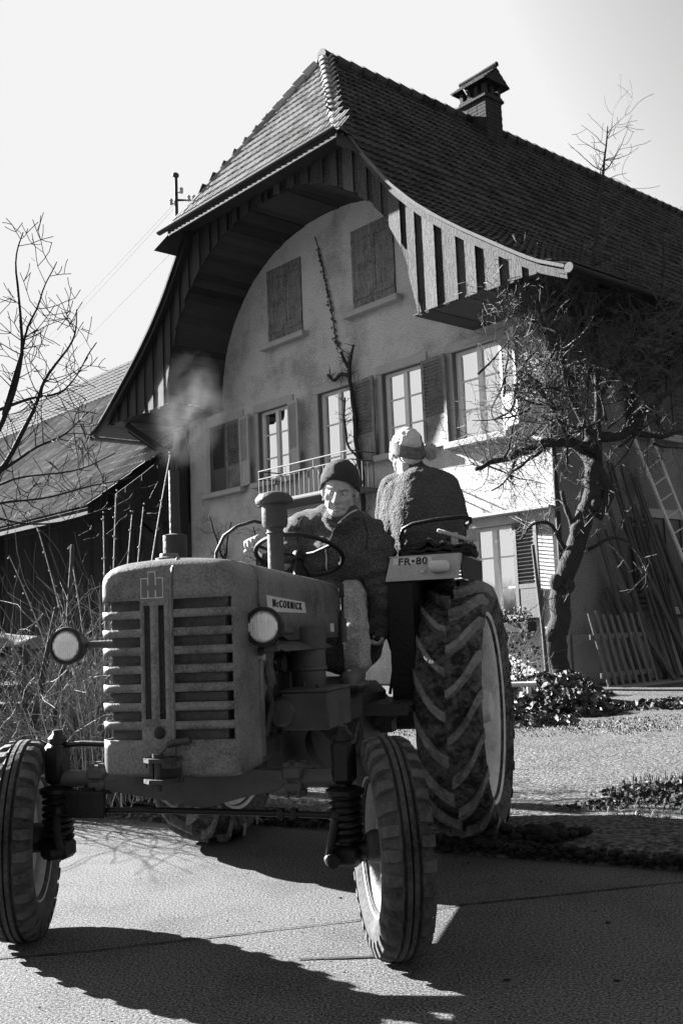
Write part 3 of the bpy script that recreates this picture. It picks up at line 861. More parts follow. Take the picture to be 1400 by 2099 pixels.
# ================================================================ barn on the left
barn = thing('barn', 'low barn with long ribbed tiled roof and dark timber front adjoining the farmhouse', 'barn', HC, HROT)
bp_ = [(-2.44, 4.25), (-1.2, 5.15), (0.6, 6.55), (2.6, 8.3), (4.3, 9.95)]
bu_ = [(4.3, 9.97), (5.0, 10.75), (5.9, 11.75)]
brs = resample(bp_, .50); brr = list(zip(brs, brs[1:]))
BX0, BX1 = -48, -11.45
def barn_tiles(rr, m, nm, x1f, tw, amp):
    mb = MB()
    t = tiles(None, None, rr, lambda p, s: (s, p[0], p[1]), lambda j: (BX0, x1f(rr[j][0][0])), tw=tw, amp=amp, lift=.022, jit=.006, sub=3)
    t.build(nm, m, barn, fix=False)
barn_tiles(brr, 'tile_barn', 'roof', lambda y: BX1 if y < -1.1 else -11.2, .15, .045)
br2 = resample(bu_, .3); barn_tiles(list(zip(br2, br2[1:])), 'tile_dark', 'upper_roof', lambda y: -10.9, .3, .03)
bd = MB()
allp = bp_ + bu_[1:]
for (ya, za), (yb, zb) in zip(allp, allp[1:]):
    bd.add([(BX0, ya, za - .05), (-10.9 if ya > -1.2 else BX1, ya, za - .05), (-10.9 if ya > -1.2 else BX1, yb, zb - .05), (BX0, yb, zb - .05)], [(0, 1, 2, 3)])
bd.add([(BX0, 5.9, 11.7), (-10.9, 5.9, 11.7), (-10.9, 12, 6), (BX0, 12, 6)], [(0, 1, 2, 3)])
bd.box((-29, -2.38, 4.12), (35, .05, .18)); bd.build('roof_deck', 'board_dark', barn, fix=False)
fl = MB(); fl.add([(-11.2, -1.1, 5.27), (-10.86, -.3, 5.95), (-10.86, .8, 6.9), (-12.2, .8, 6.85), (-12.2, -1.1, 5.25)], [(0, 1, 2, 3, 4)])
bw = MB(); x = BX0
while x < -11.0:
    wd = random.uniform(.2, .34); yy = 0.9 + .02 * random.random()
    bw.box((x + wd / 2, yy, 2.9), (wd - .012, .03, 6.4), a=random.random()); x += wd
bw.box((-29.5, .95, 2.9), (37, .03, 6.4), a=.1)
bw.build('wall', 'board_dark', barn, fix=False)
sw = MB()      # boarded gable end between barn eave and farmhouse corner
x = 0
for k in range(14):
    y0 = -1.9 + k * .22
    zt = plin(bp_, y0 + .1) - .1
    z0_, z1_ = plin(bp_, y0) - .12, plin(bp_, y0 + .21) - .12; xx = -11.05 + .015 * (k % 2)
    sw.prism([(y0, 3.9), (y0 + .212, 3.9), (y0 + .212, z1_), (y0, z0_)], .03, Matrix(((0, 0, 1, xx), (1, 0, 0, 0), (0, 1, 0, 0), (0, 0, 0, 1))), random.random())
sw.build('gable_board', 'board_dark', barn)
ps = MB(); ps.bar((-11.3, -.5, 0), (-11.25, -.5, 5.3), .24, .24, bev=.02); ps.bar((-11.3, -.5, 3.3), (-12.6, -1.0, 4.5), .16, .2, bev=.02); ps.bar((-11.3, -.6, 4.45), (-40, -2.0, 4.1), .18, .2)
ps.bar((-10.95, -.2, 3.1), (-10.95, -.2, 6.1), .2, .3)
ps.bar((-17.5, -2.0, 0), (-17.5, -2.0, 4.1), .22, .22); ps.bar((-24, -2.0, 0), (-24, -2.0, 4.1), .22, .22)
ps.build('post', 'timber', barn)
hill = MB()
hill.grid(lambda u, v: (lerp(-160, -20, u), 90 + v * 30, (9 + 8 * math.sin(u * 2.6 + .4) + 1.2 * noise.noise((u * 14, v, 0))) * math.sin(v * PI / 2 + .001)), 60, 8)
struct(hill.build('hill', 'hill', smooth=180, fix=False))
# ================================================================ tractor
random.seed(5)
TO = (-0.568, 3.82, 0.0); TR = R(-16)
tr = thing('tractor', 'old grey farm tractor with slotted grille and large lugged rear tyres', 'tractor', TO, TR)
def TB(mb, name, m, parent=None, smooth=40, fix=True): return mb.build(name, m, parent or tr, smooth, fix)

# ---- nose shell with real slots
def nose_path():
    pts = []; xl, xr, yf, yb, r = -.277, .25, -.2, .03, .045
    n = 8
    for i in range(7): pts.append((xl, lerp(yb, yf + r, i / 6)))
    for i in range(1, n + 1): a = PI + PI / 2 * i / n; pts.append((xl + r + r * math.cos(a), yf + r + r * math.sin(a)))
    for x in (-.2, -.15, -.106, -.091, -.067, -.052, -.036, -.012, .0, .022, .07, .12, .17): pts.append((x, yf))
    for i in range(0, n + 1): a = -PI / 2 + PI / 2 * i / n; pts.append((xr - r + r * math.cos(a), yf + r + r * math.sin(a)))
    for i in range(1, 7): pts.append((xr, lerp(yf + r, yb, i / 6)))
    return pts
NP = nose_path(); ccx, ccy = -.0135, -.03
zs = [0.625, 0.64, 0.67, 0.72]
for i in range(8):
    zt = 1.238 - i * .0645; zs += [zt - .036, zt, zt - .035, zt - .006]
zs += [.822, 1.218, 1.26, 1.30]
zs = sorted(set(round(z, 4) for z in zs))
def in_slot(p, q, z):
    x = (p[0] + q[0]) / 2; y = (p[1] + q[1]) / 2
    for i in range(8):
        zt = 1.238 - i * .0645
        if zt - .036 < z < zt:
            if (x < -.106 and y < -.10): return True
            if x > .022 and x < .236 and y < -.16:
                return True
    if .822 < z < 1.218 and (-.091 < x < -.067 or -.036 < x < -.012): return True
    return False
def ring(z):
    k = 0.0
    if z > 1.30: t = (z - 1.30) / .075; k = 1 - math.sqrt(max(0, 1 - t * t))
    if z < .66: k = .25 * ((.66 - z) / .035) ** 2 * .6
    out = []
    for (x, y) in NP:
        dx = (x - ccx); dy = y - ccy
        sx = 1 - k * .30; yy = y if y > 0.0 else y + (0.075 * k if y < -.1 else 0.0)
        bow = 0.012 * (1 - (dx / .27) ** 2) if y < -.15 else 0
        crown = .012 * (1 - (dx / .27) ** 2) if z > 1.33 else 0
        out.append((ccx + dx * sx, yy - bow, z + crown + (0.018 * (x + .27) / .5 if z < .7 and False else 0)))
    return out
nm = MB()
allz = zs + [1.30 + .075 * math.sin(PI / 2 * i / 6) for i in range(1, 7)]
rings = [ring(z) for z in allz]
k = len(NP)
for j in range(len(allz) - 1):
    zm = (allz[j] + allz[j + 1]) / 2
    for i in range(k - 1):
        if in_slot(NP[i], NP[i + 1], zm): continue
        nm.add([rings[j][i], rings[j][i + 1], rings[j + 1][i + 1], rings[j + 1][i]], [(0, 1, 2, 3)])
top = rings[-1]
c0 = len(nm.v)
nm.add(top + [(ccx, .03, top[0][2] + .014), (ccx, -.08, top[0][2] + .014)], [(i, i + 1, k + (1 if 8 < i < k - 9 else 0)) for i in range(k - 1)])
nose = nm.build('nose_shell', 'paint', tr, 38)
sol = nose.modifiers.new('thickness', 'SOLIDIFY'); sol.thickness = 0.008; sol.offset = -1
rc = MB(); rc.box((ccx, -.165, .94), (.44, .03, .60)); rc.box((ccx, -.06, .94), (.5, .03, .62))
for i in range(26): rc.box((ccx, -.183, .66 + i * .0225), (.43, .005, .004))
TB(rc, 'radiator_core', 'grille_in')
# crease down the middle of the nose, lower lip
cb = MB(); cb.tube([(.018, -.217, z) for z in (.66, .8, 1.0, 1.2, 1.30)] + [(.018, -.205, 1.345), (.018, -.16, 1.384), (.018, -.02, 1.39)], .004, 6); TB(cb, 'nose_crease', 'paint')
plg = MB(); plg.lathe([(0, 0), (.019, 0), (.021, .006), (.016, .010), (0, .010)], 20, Matrix.Translation((-.036, -.212, .776)) @ Matrix.Rotation(PI / 2, 4, 'X')); TB(plg, 'crank_hole_disc', 'black')  # black disc stands in for the shade inside the round hole
# emblem: a tall narrow I standing over a broad H
def emblem_shapes(e):
    r = lambda x0, x1, z0, z1: [(x0 - e, z0 - e), (x1 + e, z0 - e), (x1 + e, z1 + e), (x0 - e, z1 + e)]
    return [r(-.040, -.018, -.036, .030), r(.018, .040, -.036, .030), r(-.018, -.008, -.010, .006), r(.008, .018, -.010, .006), r(-.011, .011, -.036, .052)]
em = MB()
ER = Matrix.Translation((-.057, -.2085, 1.283)) @ Matrix.Rotation(PI / 2, 4, 'X')
for s in emblem_shapes(.0034): em.prism(s, .004, ER @ Matrix.Translation((0, 0, random.uniform(0, .0003))))
emo = TB(em, 'emblem', 'plate', fix=False)
em2 = MB()
for i, s in enumerate(emblem_shapes(0)): em2.prism(s, .0062 + .0003 * i, ER)
em2.build('emblem_face', 'logo', emo, fix=False)
# ---- hood
def outline(y, xl, xr, zb, zt, r=.075, n=7):
    p = [(xl, zb), (xl, (zb + zt - r) / 2)]
    for i in range(n + 1): a = PI - PI / 2 * i / n; p.append((xl + r + r * math.cos(a), zt - r + r * math.sin(a)))
    for q in (.25, .5, .75): p.append((lerp(xl + r, xr - r, q), zt + .012 * math.sin(PI * q)))
    for i in range(n + 1): a = PI / 2 - PI / 2 * i / n; p.append((xr - r + r * math.cos(a), zt - r + r * math.sin(a)))
    p += [(xr, (zb + zt - r) / 2), (xr, zb)]
    return [(x, y, z) for x, z in p]
def shell(name, secs, m='paint', cap=None):
    mb = MB(); n = len(secs[0])
    for s in secs: pass
    vs = [p for s in secs for p in s]
    mb.add(vs, [(j * n + i, j * n + i + 1, (j + 1) * n + i + 1, (j + 1) * n + i) for j in range(len(secs) - 1) for i in range(n - 1)])
    if cap is not None: mb.add(secs[cap], [tuple(range(n))])
    o = TB(mb, name, m, smooth=35)
    s = o.modifiers.new('thickness', 'SOLIDIFY'); s.thickness = .005; s.offset = -1
    return o
hood = shell('hood', [outline(y, -.277 + .01 * t, .25 - .004 * t, 1.075 if t > .22 else 1.10, 1.372 - .035 * t) for t, y in [(i / 10, lerp(.042, 1.12, i / 10)) for i in range(11)]])
sk = shell('side_panel', [[(.246, y, 0.66), (.2475, y, .9), (.2475, y, 1.10)] for y in (.036, .075)], 'paint')
gl = MB()   # seam roll and latch behind the nose
gl.box((.252, .036, 1.09), (.006, .022, .09), bev=.002); gl.cyl((.235, .03, 1.02), (.268, .03, 1.02), .014, 12); TB(gl, 'nose_latch', 'chrome')
cap = MB(); cap.lathe([(.05, -.02), (.05, 0), (.035, .004), (.033, .016), (0, .018)], 20, Matrix.Translation((-.041, -.10, 1.392))); TB(cap, 'radiator_cap', 'paint')
cap = MB(); cap.lathe([(.055, -.03), (.055, 0), (.05, .006), (0, .008)], 20, Matrix.Translation((-.085, .05, 1.385))); TB(cap, 'exhaust_collar', 'chrome')
ex = MB(); ex.lathe([(.044, 1.38), (.046, 1.40), (.046, 1.49), (.02, 1.497), (.02, 1.74), (.0165, 1.74), (.0165, 1.6)], 20, Matrix.Translation((-.087, .05, 0))); TB(ex, 'exhaust_pipe', 'castiron')
pc = MB(); pc.lathe([(.036, 1.36), (.036, 1.56), (.05, 1.565), (.057, 1.58), (.057, 1.665), (.080, 1.668), (.084, 1.676), (.083, 1.69), (.066, 1.712), (.03, 1.722), (0, 1.724)], 26, Matrix.Translation((.085, .7, 0)))
pc.tube([(.085 + .0375 * math.cos(a), .7 + .0375 * math.sin(a), 1.54) for a in [2 * PI * i / 16 for i in range(17)]], .004, 6)
TB(pc, 'air_precleaner', 'paint_dark')
# name plate and letters
npm = MB(); npm.prism([(0, .065), (.016, .003), (.47, .0), (.455, .045)], .004, Matrix(((0, 0, 1, .2475), (1, 0, 0, .115), (0, 1, 0, 1.183), (0, 0, 0, 1)))); nplate = TB(npm, 'name_plate', 'plate')
def text_obj(txt, name, size, m4, parent, ext=.0015, m='letter', sx=1.0, space=1.0):
    cu = bpy.data.curves.new('t', 'FONT'); cu.body = txt; cu.size = size; cu.extrude = ext; cu.align_x = 'CENTER'; cu.align_y = 'CENTER'; cu.offset = size * .018; cu.space_character = space
    t = bpy.data.objects.new('t', cu); col.objects.link(t)
    bpy.context.view_layer.update()
    me = bpy.data.meshes.new_from_object(t.evaluated_get(bpy.context.evaluated_depsgraph_get()))
    bpy.data.objects.remove(t)
    me.transform(m4 @ Matrix.Diagonal((sx, 1, 1, 1)))
    o = link(name, me, m, parent); return o
text_obj('McCORMICK', 'lettering', .040, Matrix(((0, 0, 1, .2535), (1, 0, 0, .35), (-.03, 1, 0, 1.213), (0, 0, 0, 1))), nplate, sx=1.12, space=1.5)
st = MB(); st.box((.2475, .965, 1.12), (.004, .05, .038)); TB(st, 'sticker', 'plate')
# tank lip under the hood
lp = MB(); lp.grid(lambda u, v: (lerp(.20, .30 + .02 * math.sin(u * PI), v), lerp(.16, .80, u), 1.085 - .035 * v - .015 * v * v), 10, 5); lp.box((.235, .3, 1.11), (.06, .20, .03), bev=.01); TB(lp, 'manifold_shield', 'paint_dark')
# ---- headlights
def headlamp(c, name='headlight'):
    x, y, z = c
    m4 = Matrix.Translation(c) @ Matrix.Rotation(PI / 2, 4, 'X')      # local Z -> -Y (forward)
    b = MB(); b.lathe([(0, -.095), (.02, -.093), (.045, -.075), (.06, -.045), (.066, -.01), (.0675, .0), (.071, .002), (.073, .009), (.070, .016), (.062, .018), (.060, .012), (.059, .002), (0, -.004)], 36, m4)
    o = TB(b, name, 'black')
    l = MB(); n = 30
    l.lathe([(.060, .013), (.045, .017), (.025, .0195), (0, .0205)], 36, m4)
    lo = l.build('lens', 'lens', o, 180)
    rb = MB()
    for i in range(-6, 7):
        xx = i * .0088; h = math.sqrt(max(0, .055 ** 2 - xx * xx)); 
        rb.tube([m4 @ Vector((xx, -h + 2 * h * q, .0205 - .0075 * ((xx ** 2 + (-h + 2 * h * q) ** 2) / .0036))) for q in [t / 8 for t in range(9)]], .0022, 5)
    rb.build('lens_rib', 'lens', o, 180)
    r2 = MB(); r2.lathe([(.061, .010), (.061, .0165), (.0655, .0185), (.067, .014), (.067, .004)], 36, m4); r2.build('lamp_rim', 'castiron', o, 60)
    return o
hl1 = headlamp((.305, -.06, 1.128)); hl2 = headlamp((-.505, -.03, 1.088))
bk = MB(); bk.tube([(-.48, .03, 1.088), (-.42, .05, 1.09), (-.26, .05, 1.09)], .014, 10); TB(bk, 'lamp_bracket', 'paint_dark'); bk = MB(); bk.tube([(.33, -.02, 1.10), (.32, .0, 1.05), (.24, .03, 1.04)], .014, 10); bk.box((.318, -.02, 1.05), (.05, .03, .02)); TB(bk, 'lamp_bracket', 'paint_dark')
# ---- engine side
en = MB(); en.box((.02, .62, .83), (.26, .95, .46), bev=.03); en.box((.02, .2, .84), (.3, .14, .5), bev=.04)
for i in range(4): en.cyl((.13, .3 + i * .17, .98), (.19, .3 + i * .17, .98), .035, 12)
for i in range(9): en.cyl((.15, .18 + i * .1, .70), (.165, .18 + i * .1, .70), .012, 8)
en.tube([(.17, .25, .9), (.2, .3, .8), (.19, .5, .74), (.17, .9, .72)], .008, 6); en.tube([(.2, .16, 1.0), (.21, .25, .84), (.2, .2, .72)], .012, 8)
en.tube([(.14, .1, 1.02), (.2, .12, .98), (.22, .16, .90)], .03, 10)
TB(en, 'engine_block', 'castiron')
tc_ = MB(); tc_.lathe([(.012, -.02), (.05, -.02), (.066, -.005), (.066, .01), (.04, .03), (.015, .034), (0, .034)], 24, Matrix.Translation((.215, .17, .955)) @ Matrix.Rotation(R(75), 4, 'Y') @ Matrix.Rotation(R(-30), 4, 'X'))
for i in range(8): a = 2 * PI * i / 8; tc_.cyl((.222, .17 + .055 * math.cos(a), .955 + .055 * math.sin(a)), (.245, .17 + .055 * math.cos(a), .955 + .055 * math.sin(a)), .007, 6)
tc_.prism([(0, 0), (.10, .0), (.08, -.09), (.03, -.19), (-.01, -.16)], .03, Matrix(((0.3, 0, 1, .195), (1, 0, -.3, .09), (0, 1, 0, 1.06), (0, 0, 0, 1))))
TB(tc_, 'timing_cover', 'paint_dark')
sm = MB(); sm.lathe([(0, -.12), (.05, -.12), (.056, -.11), (.056, .06), (.06, .065), (.06, .10), (.045, .12), (0, .12)], 24, Matrix.Translation((.235, .40, .80)) @ Matrix.Rotation(PI / 2, 4, 'X'))
sm.tube([(.235 + .064 * math.cos(a), .36, .80 + .064 * math.sin(a)) for a in [2 * PI * i / 20 for i in range(21)]], .008, 6); sm.tube([(.235 + .064 * math.cos(a), .50, .80 + .064 * math.sin(a)) for a in [2 * PI * i / 20 for i in range(21)]], .008, 6)
TB(sm, 'starter_motor', 'paint_dark')
ac = MB(); ac.lathe([(.078, .17), (.078, .08), (.073, .075), (.073, .01), (.078, .006), (.079, -.006), (.072, -.012), (.070, -.075), (.055, -.085), (0, -.088)], 28, Matrix.Translation((.255, .58, .955)))
ac.tube([(.175, .57, .965), (.17, .56, .92), (.178, .55, .86)], .005, 6); ac.tube([(.255, .5, .86), (.26, .505, .9)], .005, 5)
TB(ac, 'air_cleaner_bowl', 'paint_dark')
bx = MB(); bx.box((.325, .46, .80), (.19, .32, .145), bev=.006); bx.box((.325, .46, .878), (.2, .33, .012), bev=.004); bx.cyl((.36, .38, .88), (.36, .38, .90), .01, 8); TB(bx, 'battery_box', 'paint_dark')
bh = MB(); bh.box((.16, 1.32, .68), (.36, .56, .34), bev=.05); bh.box((.0, 1.2, .66), (.32, 1.5, .40), bev=.05); bh.cyl((.16, 1.1, .62), (.32, 1.1, .60), .11, 22); bh.cyl((.3, 1.1, .60), (.33, 1.1, .6), .05, 16)
bh.lathe([(.0, -.56), (.10, -.56), (.11, -.5), (.085, -.42), (.085, -.28), (.16, -.2), (.20, -.1), (.20, .1), (.16, .2), (.085, .28), (.085, .42), (.11, .5), (.10, .56), (0, .56)], 24, Matrix.Translation((0, 1.85, .66)) @ Matrix.Rotation(PI / 2, 4, 'Y'))
TB(bh, 'gearbox', 'castiron')
pt = MB()    # round flange low behind the axle
pt.lathe([(.0, -.03), (.10, -.03), (.115, -.01), (.115, .01), (.07, .03), (0, .03)], 26, Matrix.Translation((.30, .62, .60)) @ Matrix.Rotation(R(60), 4, 'Y')); pt.tube([(.33, .55, .73), (.43, .53, .70), (.47, .52, .62)], .004, 5)
TB(pt, 'clutch_housing', 'castiron')
fp = MB(); fp.box((.40, 1.36, .755), (.30, .52, .014)); fp.box((.53, 1.36, .74), (.02, .52, .045)); fp.box((.40, 1.10, .735), (.30, .012, .05)); fp.box((.38, 1.4, .68), (.06, .10, .14)); fp.bar((.25, 1.3, .62), (.5, 1.35, .74), .04)
TB(fp, 'footplate', 'castiron'); fp = MB(); fp.box((-.40, 1.36, .755), (.30, .52, .014)); fp.box((-.25, 1.36, .73), (.2, .08, .04)); TB(fp, 'footplate', 'castiron')
pd = MB(); pd.box((.31, 1.02, .838), (.10, .13, .012), Matrix.Rotation(R(-12), 3, 'X')); pd.tube([(.36, .98, .835), (.385, .975, .84), (.395, .975, .855)], .006, 6); pd.tube([(.3, 1.06, .83), (.28, 1.15, .75), (.22, 1.2, .66)], .012, 8); TB(pd, 'pedal', 'castiron')
ds = MB(); ds.box((0, 1.13, 1.20), (.46, .03, .26), bev=.02); ds.cyl((.262, 1.09, 1.05), (.262, 1.09, 1.16), .018, 12); ds.cyl((.262, 1.09, 1.16), (.262, 1.09, 1.20), .010, 10); TB(ds, 'dashboard', 'paint_dark')
# ---- steering
sw_ = MB(); swc = Vector((.025, 1.2, 1.475)); tilt = Matrix.Rotation(R(-24), 3, 'X')
ringp = [swc + tilt @ Vector((.212 * math.cos(a), .212 * math.sin(a), 0)) for a in [2 * PI * i / 48 for i in range(49)]]
sw_.tube(ringp, .0115, 8, cap=False)
for a in (R(-25), R(95), R(215)): sw_.tube([swc, swc + tilt @ Vector((.1 * math.cos(a), .1 * math.sin(a), -.012)), swc + tilt @ Vector((.212 * math.cos(a), .212 * math.sin(a), 0))], .008, 8)
sw_.lathe([(.03, -.03), (.035, 0), (.03, .014), (0, .016)], 18, Matrix.Translation(swc) @ tilt.to_4x4())
sw_.cyl(swc, swc + tilt @ Vector((0, 0, -.42)), .019, 12)
TB(sw_, 'steering_wheel', 'black')
lv = MB(); lv.tube([(.20, 1.15, 1.0), (.255, 1.12, 1.12), (.262, 1.10, 1.26)], .008, 6); lv.box((.262, 1.095, 1.29), (.02, .02, .07), bev=.004); TB(lv, 'control_lever', 'iron'); lv = MB(); lv.tube([(.36, 1.55, .78), (.40, 1.52, .95), (.37, 1.5, 1.08)], .009, 6); lv.sph((.37, 1.5, 1.09), .02, 10, 8); TB(lv, 'control_lever', 'iron')
sp = MB(); sp.lathe([(0, 0), (.12, .0), (.19, .03), (.21, .07), (.2, .07), (.12, .015), (0, .012)], 24, Matrix.Translation((.06, 1.86, 1.0)) @ Matrix.Diagonal((1, .85, 1, 1))); sp.bar((.06, 1.75, .8), (.06, 1.9, 1.0), .06, .02); TB(sp, 'driver_seat', 'iron')
# ---- front axle
ax = MB()
ax.prism([(-.37, .03), (-.37, -.02), (-.12, -.055), (.05, -.085), (.18, -.05), (.40, .0), (.40, .045), (.1, .055), (-.2, .05)], .07, Matrix(((1, 0, 0, 0), (0, 0, -1, .03), (0, 1, 0, .575), (0, 0, 0, 1))))
ax.prism([(-.1, .06), (.15, .06), (.1, .10), (-.06, .10)], .10, Matrix(((1, 0, 0, 0), (0, 0, -1, .05), (0, 1, 0, .575), (0, 0, 0, 1))))
TB(ax, 'front_axle', 'paint_dark')
for s in (-1, 1):
    tb = MB()
    tb.cyl((s * .30, -.01, .592), (s * .56, -.01, .592), .032, 20)
    tb.box((s * .385, -.01, .615), (.075, .09, .05), bev=.01); tb.box((s * .385, -.01, .566), (.07, .08, .04), bev=.008)
    for dx in (-.022, .022):
        for yy in (-.04, .02): tb.cyl((s * .385 + dx, yy, .530), (s * .385 + dx, yy, .648), .009, 6); tb.cyl((s * .385 + dx, yy, .636), (s * .385 + dx, yy, .650), .013, 6); tb.cyl((s * .385 + dx, yy, .532), (s * .385 + dx, yy, .545), .012, 6)
    TB(tb, 'axle_tube', 'paint_dark')
def kingpin(s):
    m = MB(); x = .565 * s
    m.box((x, -.01, .65), (.075, .085, .15), bev=.015); m.lathe([(.035, 0), (.035, .02), (.02, .035), (.018, .05), (0, .055)], 14, Matrix.Translation((x, -.01, .722)))
    m.cyl((x, -.01, .3), (x, -.01, .66), .024, 14); m.lathe([(.06, .0), (.068, .006), (.068, .02), (.045, .03)], 22, Matrix.Translation((x, -.01, .535)))
    o = TB(m, 'kingpin', 'black')
    c = MB(); n = 150
    c.tube([(x + .05 * math.cos(2 * PI * 7 * i / n), -.01 + .05 * math.sin(2 * PI * 7 * i / n), lerp(.375, .54, i / n)) for i in range(n + 1)], .0105, 6)
    c.cyl((x, -.01, .37), (x, -.01, .54), .036, 14)
    c.build('coil_spring', 'black', o, 50)
    b = MB(); b.box((x, -.01, .335), (.11, .10, .07), bev=.015); b.cyl((x, 0, .345), (x + s * .13, 0, .355), .032, 14)
    b.tube([(x - s * .02, -.05, .33), (x - s * .045, -.075, .35), (x - s * .03, -.07, .42), (x - s * .02, -.05, .475)], .015, 8); b.cyl((x - s * .045, -.07, .33), (x - s * .02, -.11, .33), .022, 12)
    b.build('stub_axle', 'black', o, 40)
    return o
kp1, kp2 = kingpin(1), kingpin(-1)
tr_ = MB(); tr_.tube([(-.54, -.05, .478), (-.2, -.05, .485), (.2, -.05, .48), (.545, -.05, .472)], .011, 10); tr_.cyl((.34, -.05, .462), (.34, -.05, .494), .015, 8); tr_.cyl((.39, -.05, .462), (.39, -.05, .494), .015, 8); tr_.sph((-.54, -.05, .478), .024, 12, 8); tr_.sph((.545, -.05, .472), .024, 12, 8)
TB(tr_, 'tie_rod', 'black')
px = MB(); px.box((-.41, -.07, .502), (.155, .02, .085), bev=.003); px.box((-.41, -.06, .548), (.16, .05, .012)); px.box((-.41, -.03, .55), (.05, .06, .03)); TB(px, 'axle_plate', 'black')
hs_ = MB(); hs_.tube([(-.55, -.0, .70), (-.53, -.01, .715), (-.45, -.02, .722), (-.27, -.03, .715)], .011, 8); TB(hs_, 'steering_hose', 'black')
ht = MB()
for z in (.612, .682): ht.prism([(-.06, .0), (-.055, -.07), (-.02, -.10), (.03, -.10), (.06, -.06), (.065, .0)], .014, Matrix.Translation((-.02, -.195, z)))
ht.box((-.02, -.2, .65), (.12, .02, .09)); ht.cyl((-.02, -.265, .585), (-.02, -.265, .705), .013, 12); ht.cyl((-.02, -.265, .700), (-.02, -.265, .712), .02, 12); ht.box((-.045, -.262, .652), (.012, .012, .06))
TB(ht, 'drawbar_clevis', 'castiron')
ht = MB(); ht.tube([(-.0, -.225, .735), (.03, -.228, .745), (.085, -.226, .752)], .011, 8); ht.tube([(-.0, -.226, .733), (-.02, -.23, .71), (-.05, -.235, .70), (-.075, -.235, .69), (-.08, -.235, .66)], .003, 5); ht.tube([(.01, -.232, .70), (.05, -.24, .70), (.06, -.24, .64), (.05, -.235, .60)], .003, 5); TB(ht, 'hitch_pin', 'castiron')

# ---- wheels (axle along local X)
MX = Matrix.Rotation(PI / 2, 4, 'Y')         # lathe Z -> X
def front_wheel(cx, steer, s):
    e = bpy.data.objects.new('front_wheel', None); col.objects.link(e); e.parent = tr; e.empty_display_size = .1
    e.location = (cx, 0, .367); e.rotation_euler = (0, 0, steer)
    Rr, W = .360, .092
    prof = [(.215, -.058), (.232, -.070), (.265, -W + .002), (.300, -W + .002), (.322, -.083), (.336, -.071), (.345, -.060), (Rr - .008, -.048), (Rr + .005, -.032), (Rr - .008, -.028), (Rr - .008, -.024), (Rr + .007, -.019), (Rr + .008, -.004), (Rr - .011, -.002),
            (Rr - .011, .002), (Rr + .008, .004), (Rr + .007, .019), (Rr - .008, .024), (Rr - .008, .028), (Rr + .005, .032), (Rr - .008, .048), (.345, .060), (.336, .071), (.322, .083), (.300, W - .002), (.265, W - .002), (.232, .070), (.215, .058), (.225, 0)]
    t = MB(); t.cur = .3; t.lathe(prof, 72, MX, close=True)
    K = 30
    for k in range(K):
        for sg in (-1, 1):
            th = 2 * PI * (k + (.5 if sg > 0 else 0)) / K
            vs = []
            sec = [(.036, Rr - .012, Rr + .006), (.062, Rr - .02, Rr + .004), (.084, .325, .352), (.0935, .300, .322)]
            dt = [.050, .056, .058, .052]
            for (xx, r0, r1), d in zip(sec, dt):
                for rr, aa in ((r0, -d), (r1, -d * .85), (r1, d * .85), (r0, d)):
                    vs.append((sg * xx, rr * math.sin(th + aa), rr * math.cos(th + aa)))
            fs = []
            for j in range(3):
                for i in range(3): fs.append((j * 4 + i, j * 4 + i + 1, (j + 1) * 4 + i + 1, (j + 1) * 4 + i))
            fs += [(3, 2, 1, 0), (12, 13, 14, 15)]
            t.add(vs, fs, .75 + .25 * random.random())
    ty_ = t.build('tyre', 'rubber', e, 35); ty_.data.transform(Matrix.Diagonal((.92, 1, 1, 1)))
    r = MB(); r.lathe([(.225, -.062), (.236, -.066), (.238, -.060), (.222, -.052), (.205, -.040), (.198, -.018), (.198, .022), (.205, .040), (.222, .052), (.238, .060), (.236, .066), (.225, .062)], 60, MX, cap=False)
    r.lathe([(.2, .0), (.185, -.012 * s), (.15, .018 * s), (.12, .035 * s), (.07, .035 * s), (.065, .02 * s), (0.0, .02 * s)], 48, MX, cap=False)
    for k in range(6): a = 2 * PI * k / 6; r.cyl((.02 * s, .09 * math.sin(a), .09 * math.cos(a)), (.05 * s, .09 * math.sin(a), .09 * math.cos(a)), .009, 6)
    r.build('wheel_rim', 'rim_front', e, 40)
    h = MB(); h.lathe([(0, -.08), (.045, -.08), (.055, -.06), (.055, .06), (.04, .09), (0, .095)], 24, MX); h.build('hub', 'castiron', e, 40)
    return e
front_wheel(.715, R(25), 1); front_wheel(-.715, R(21.5), -1)

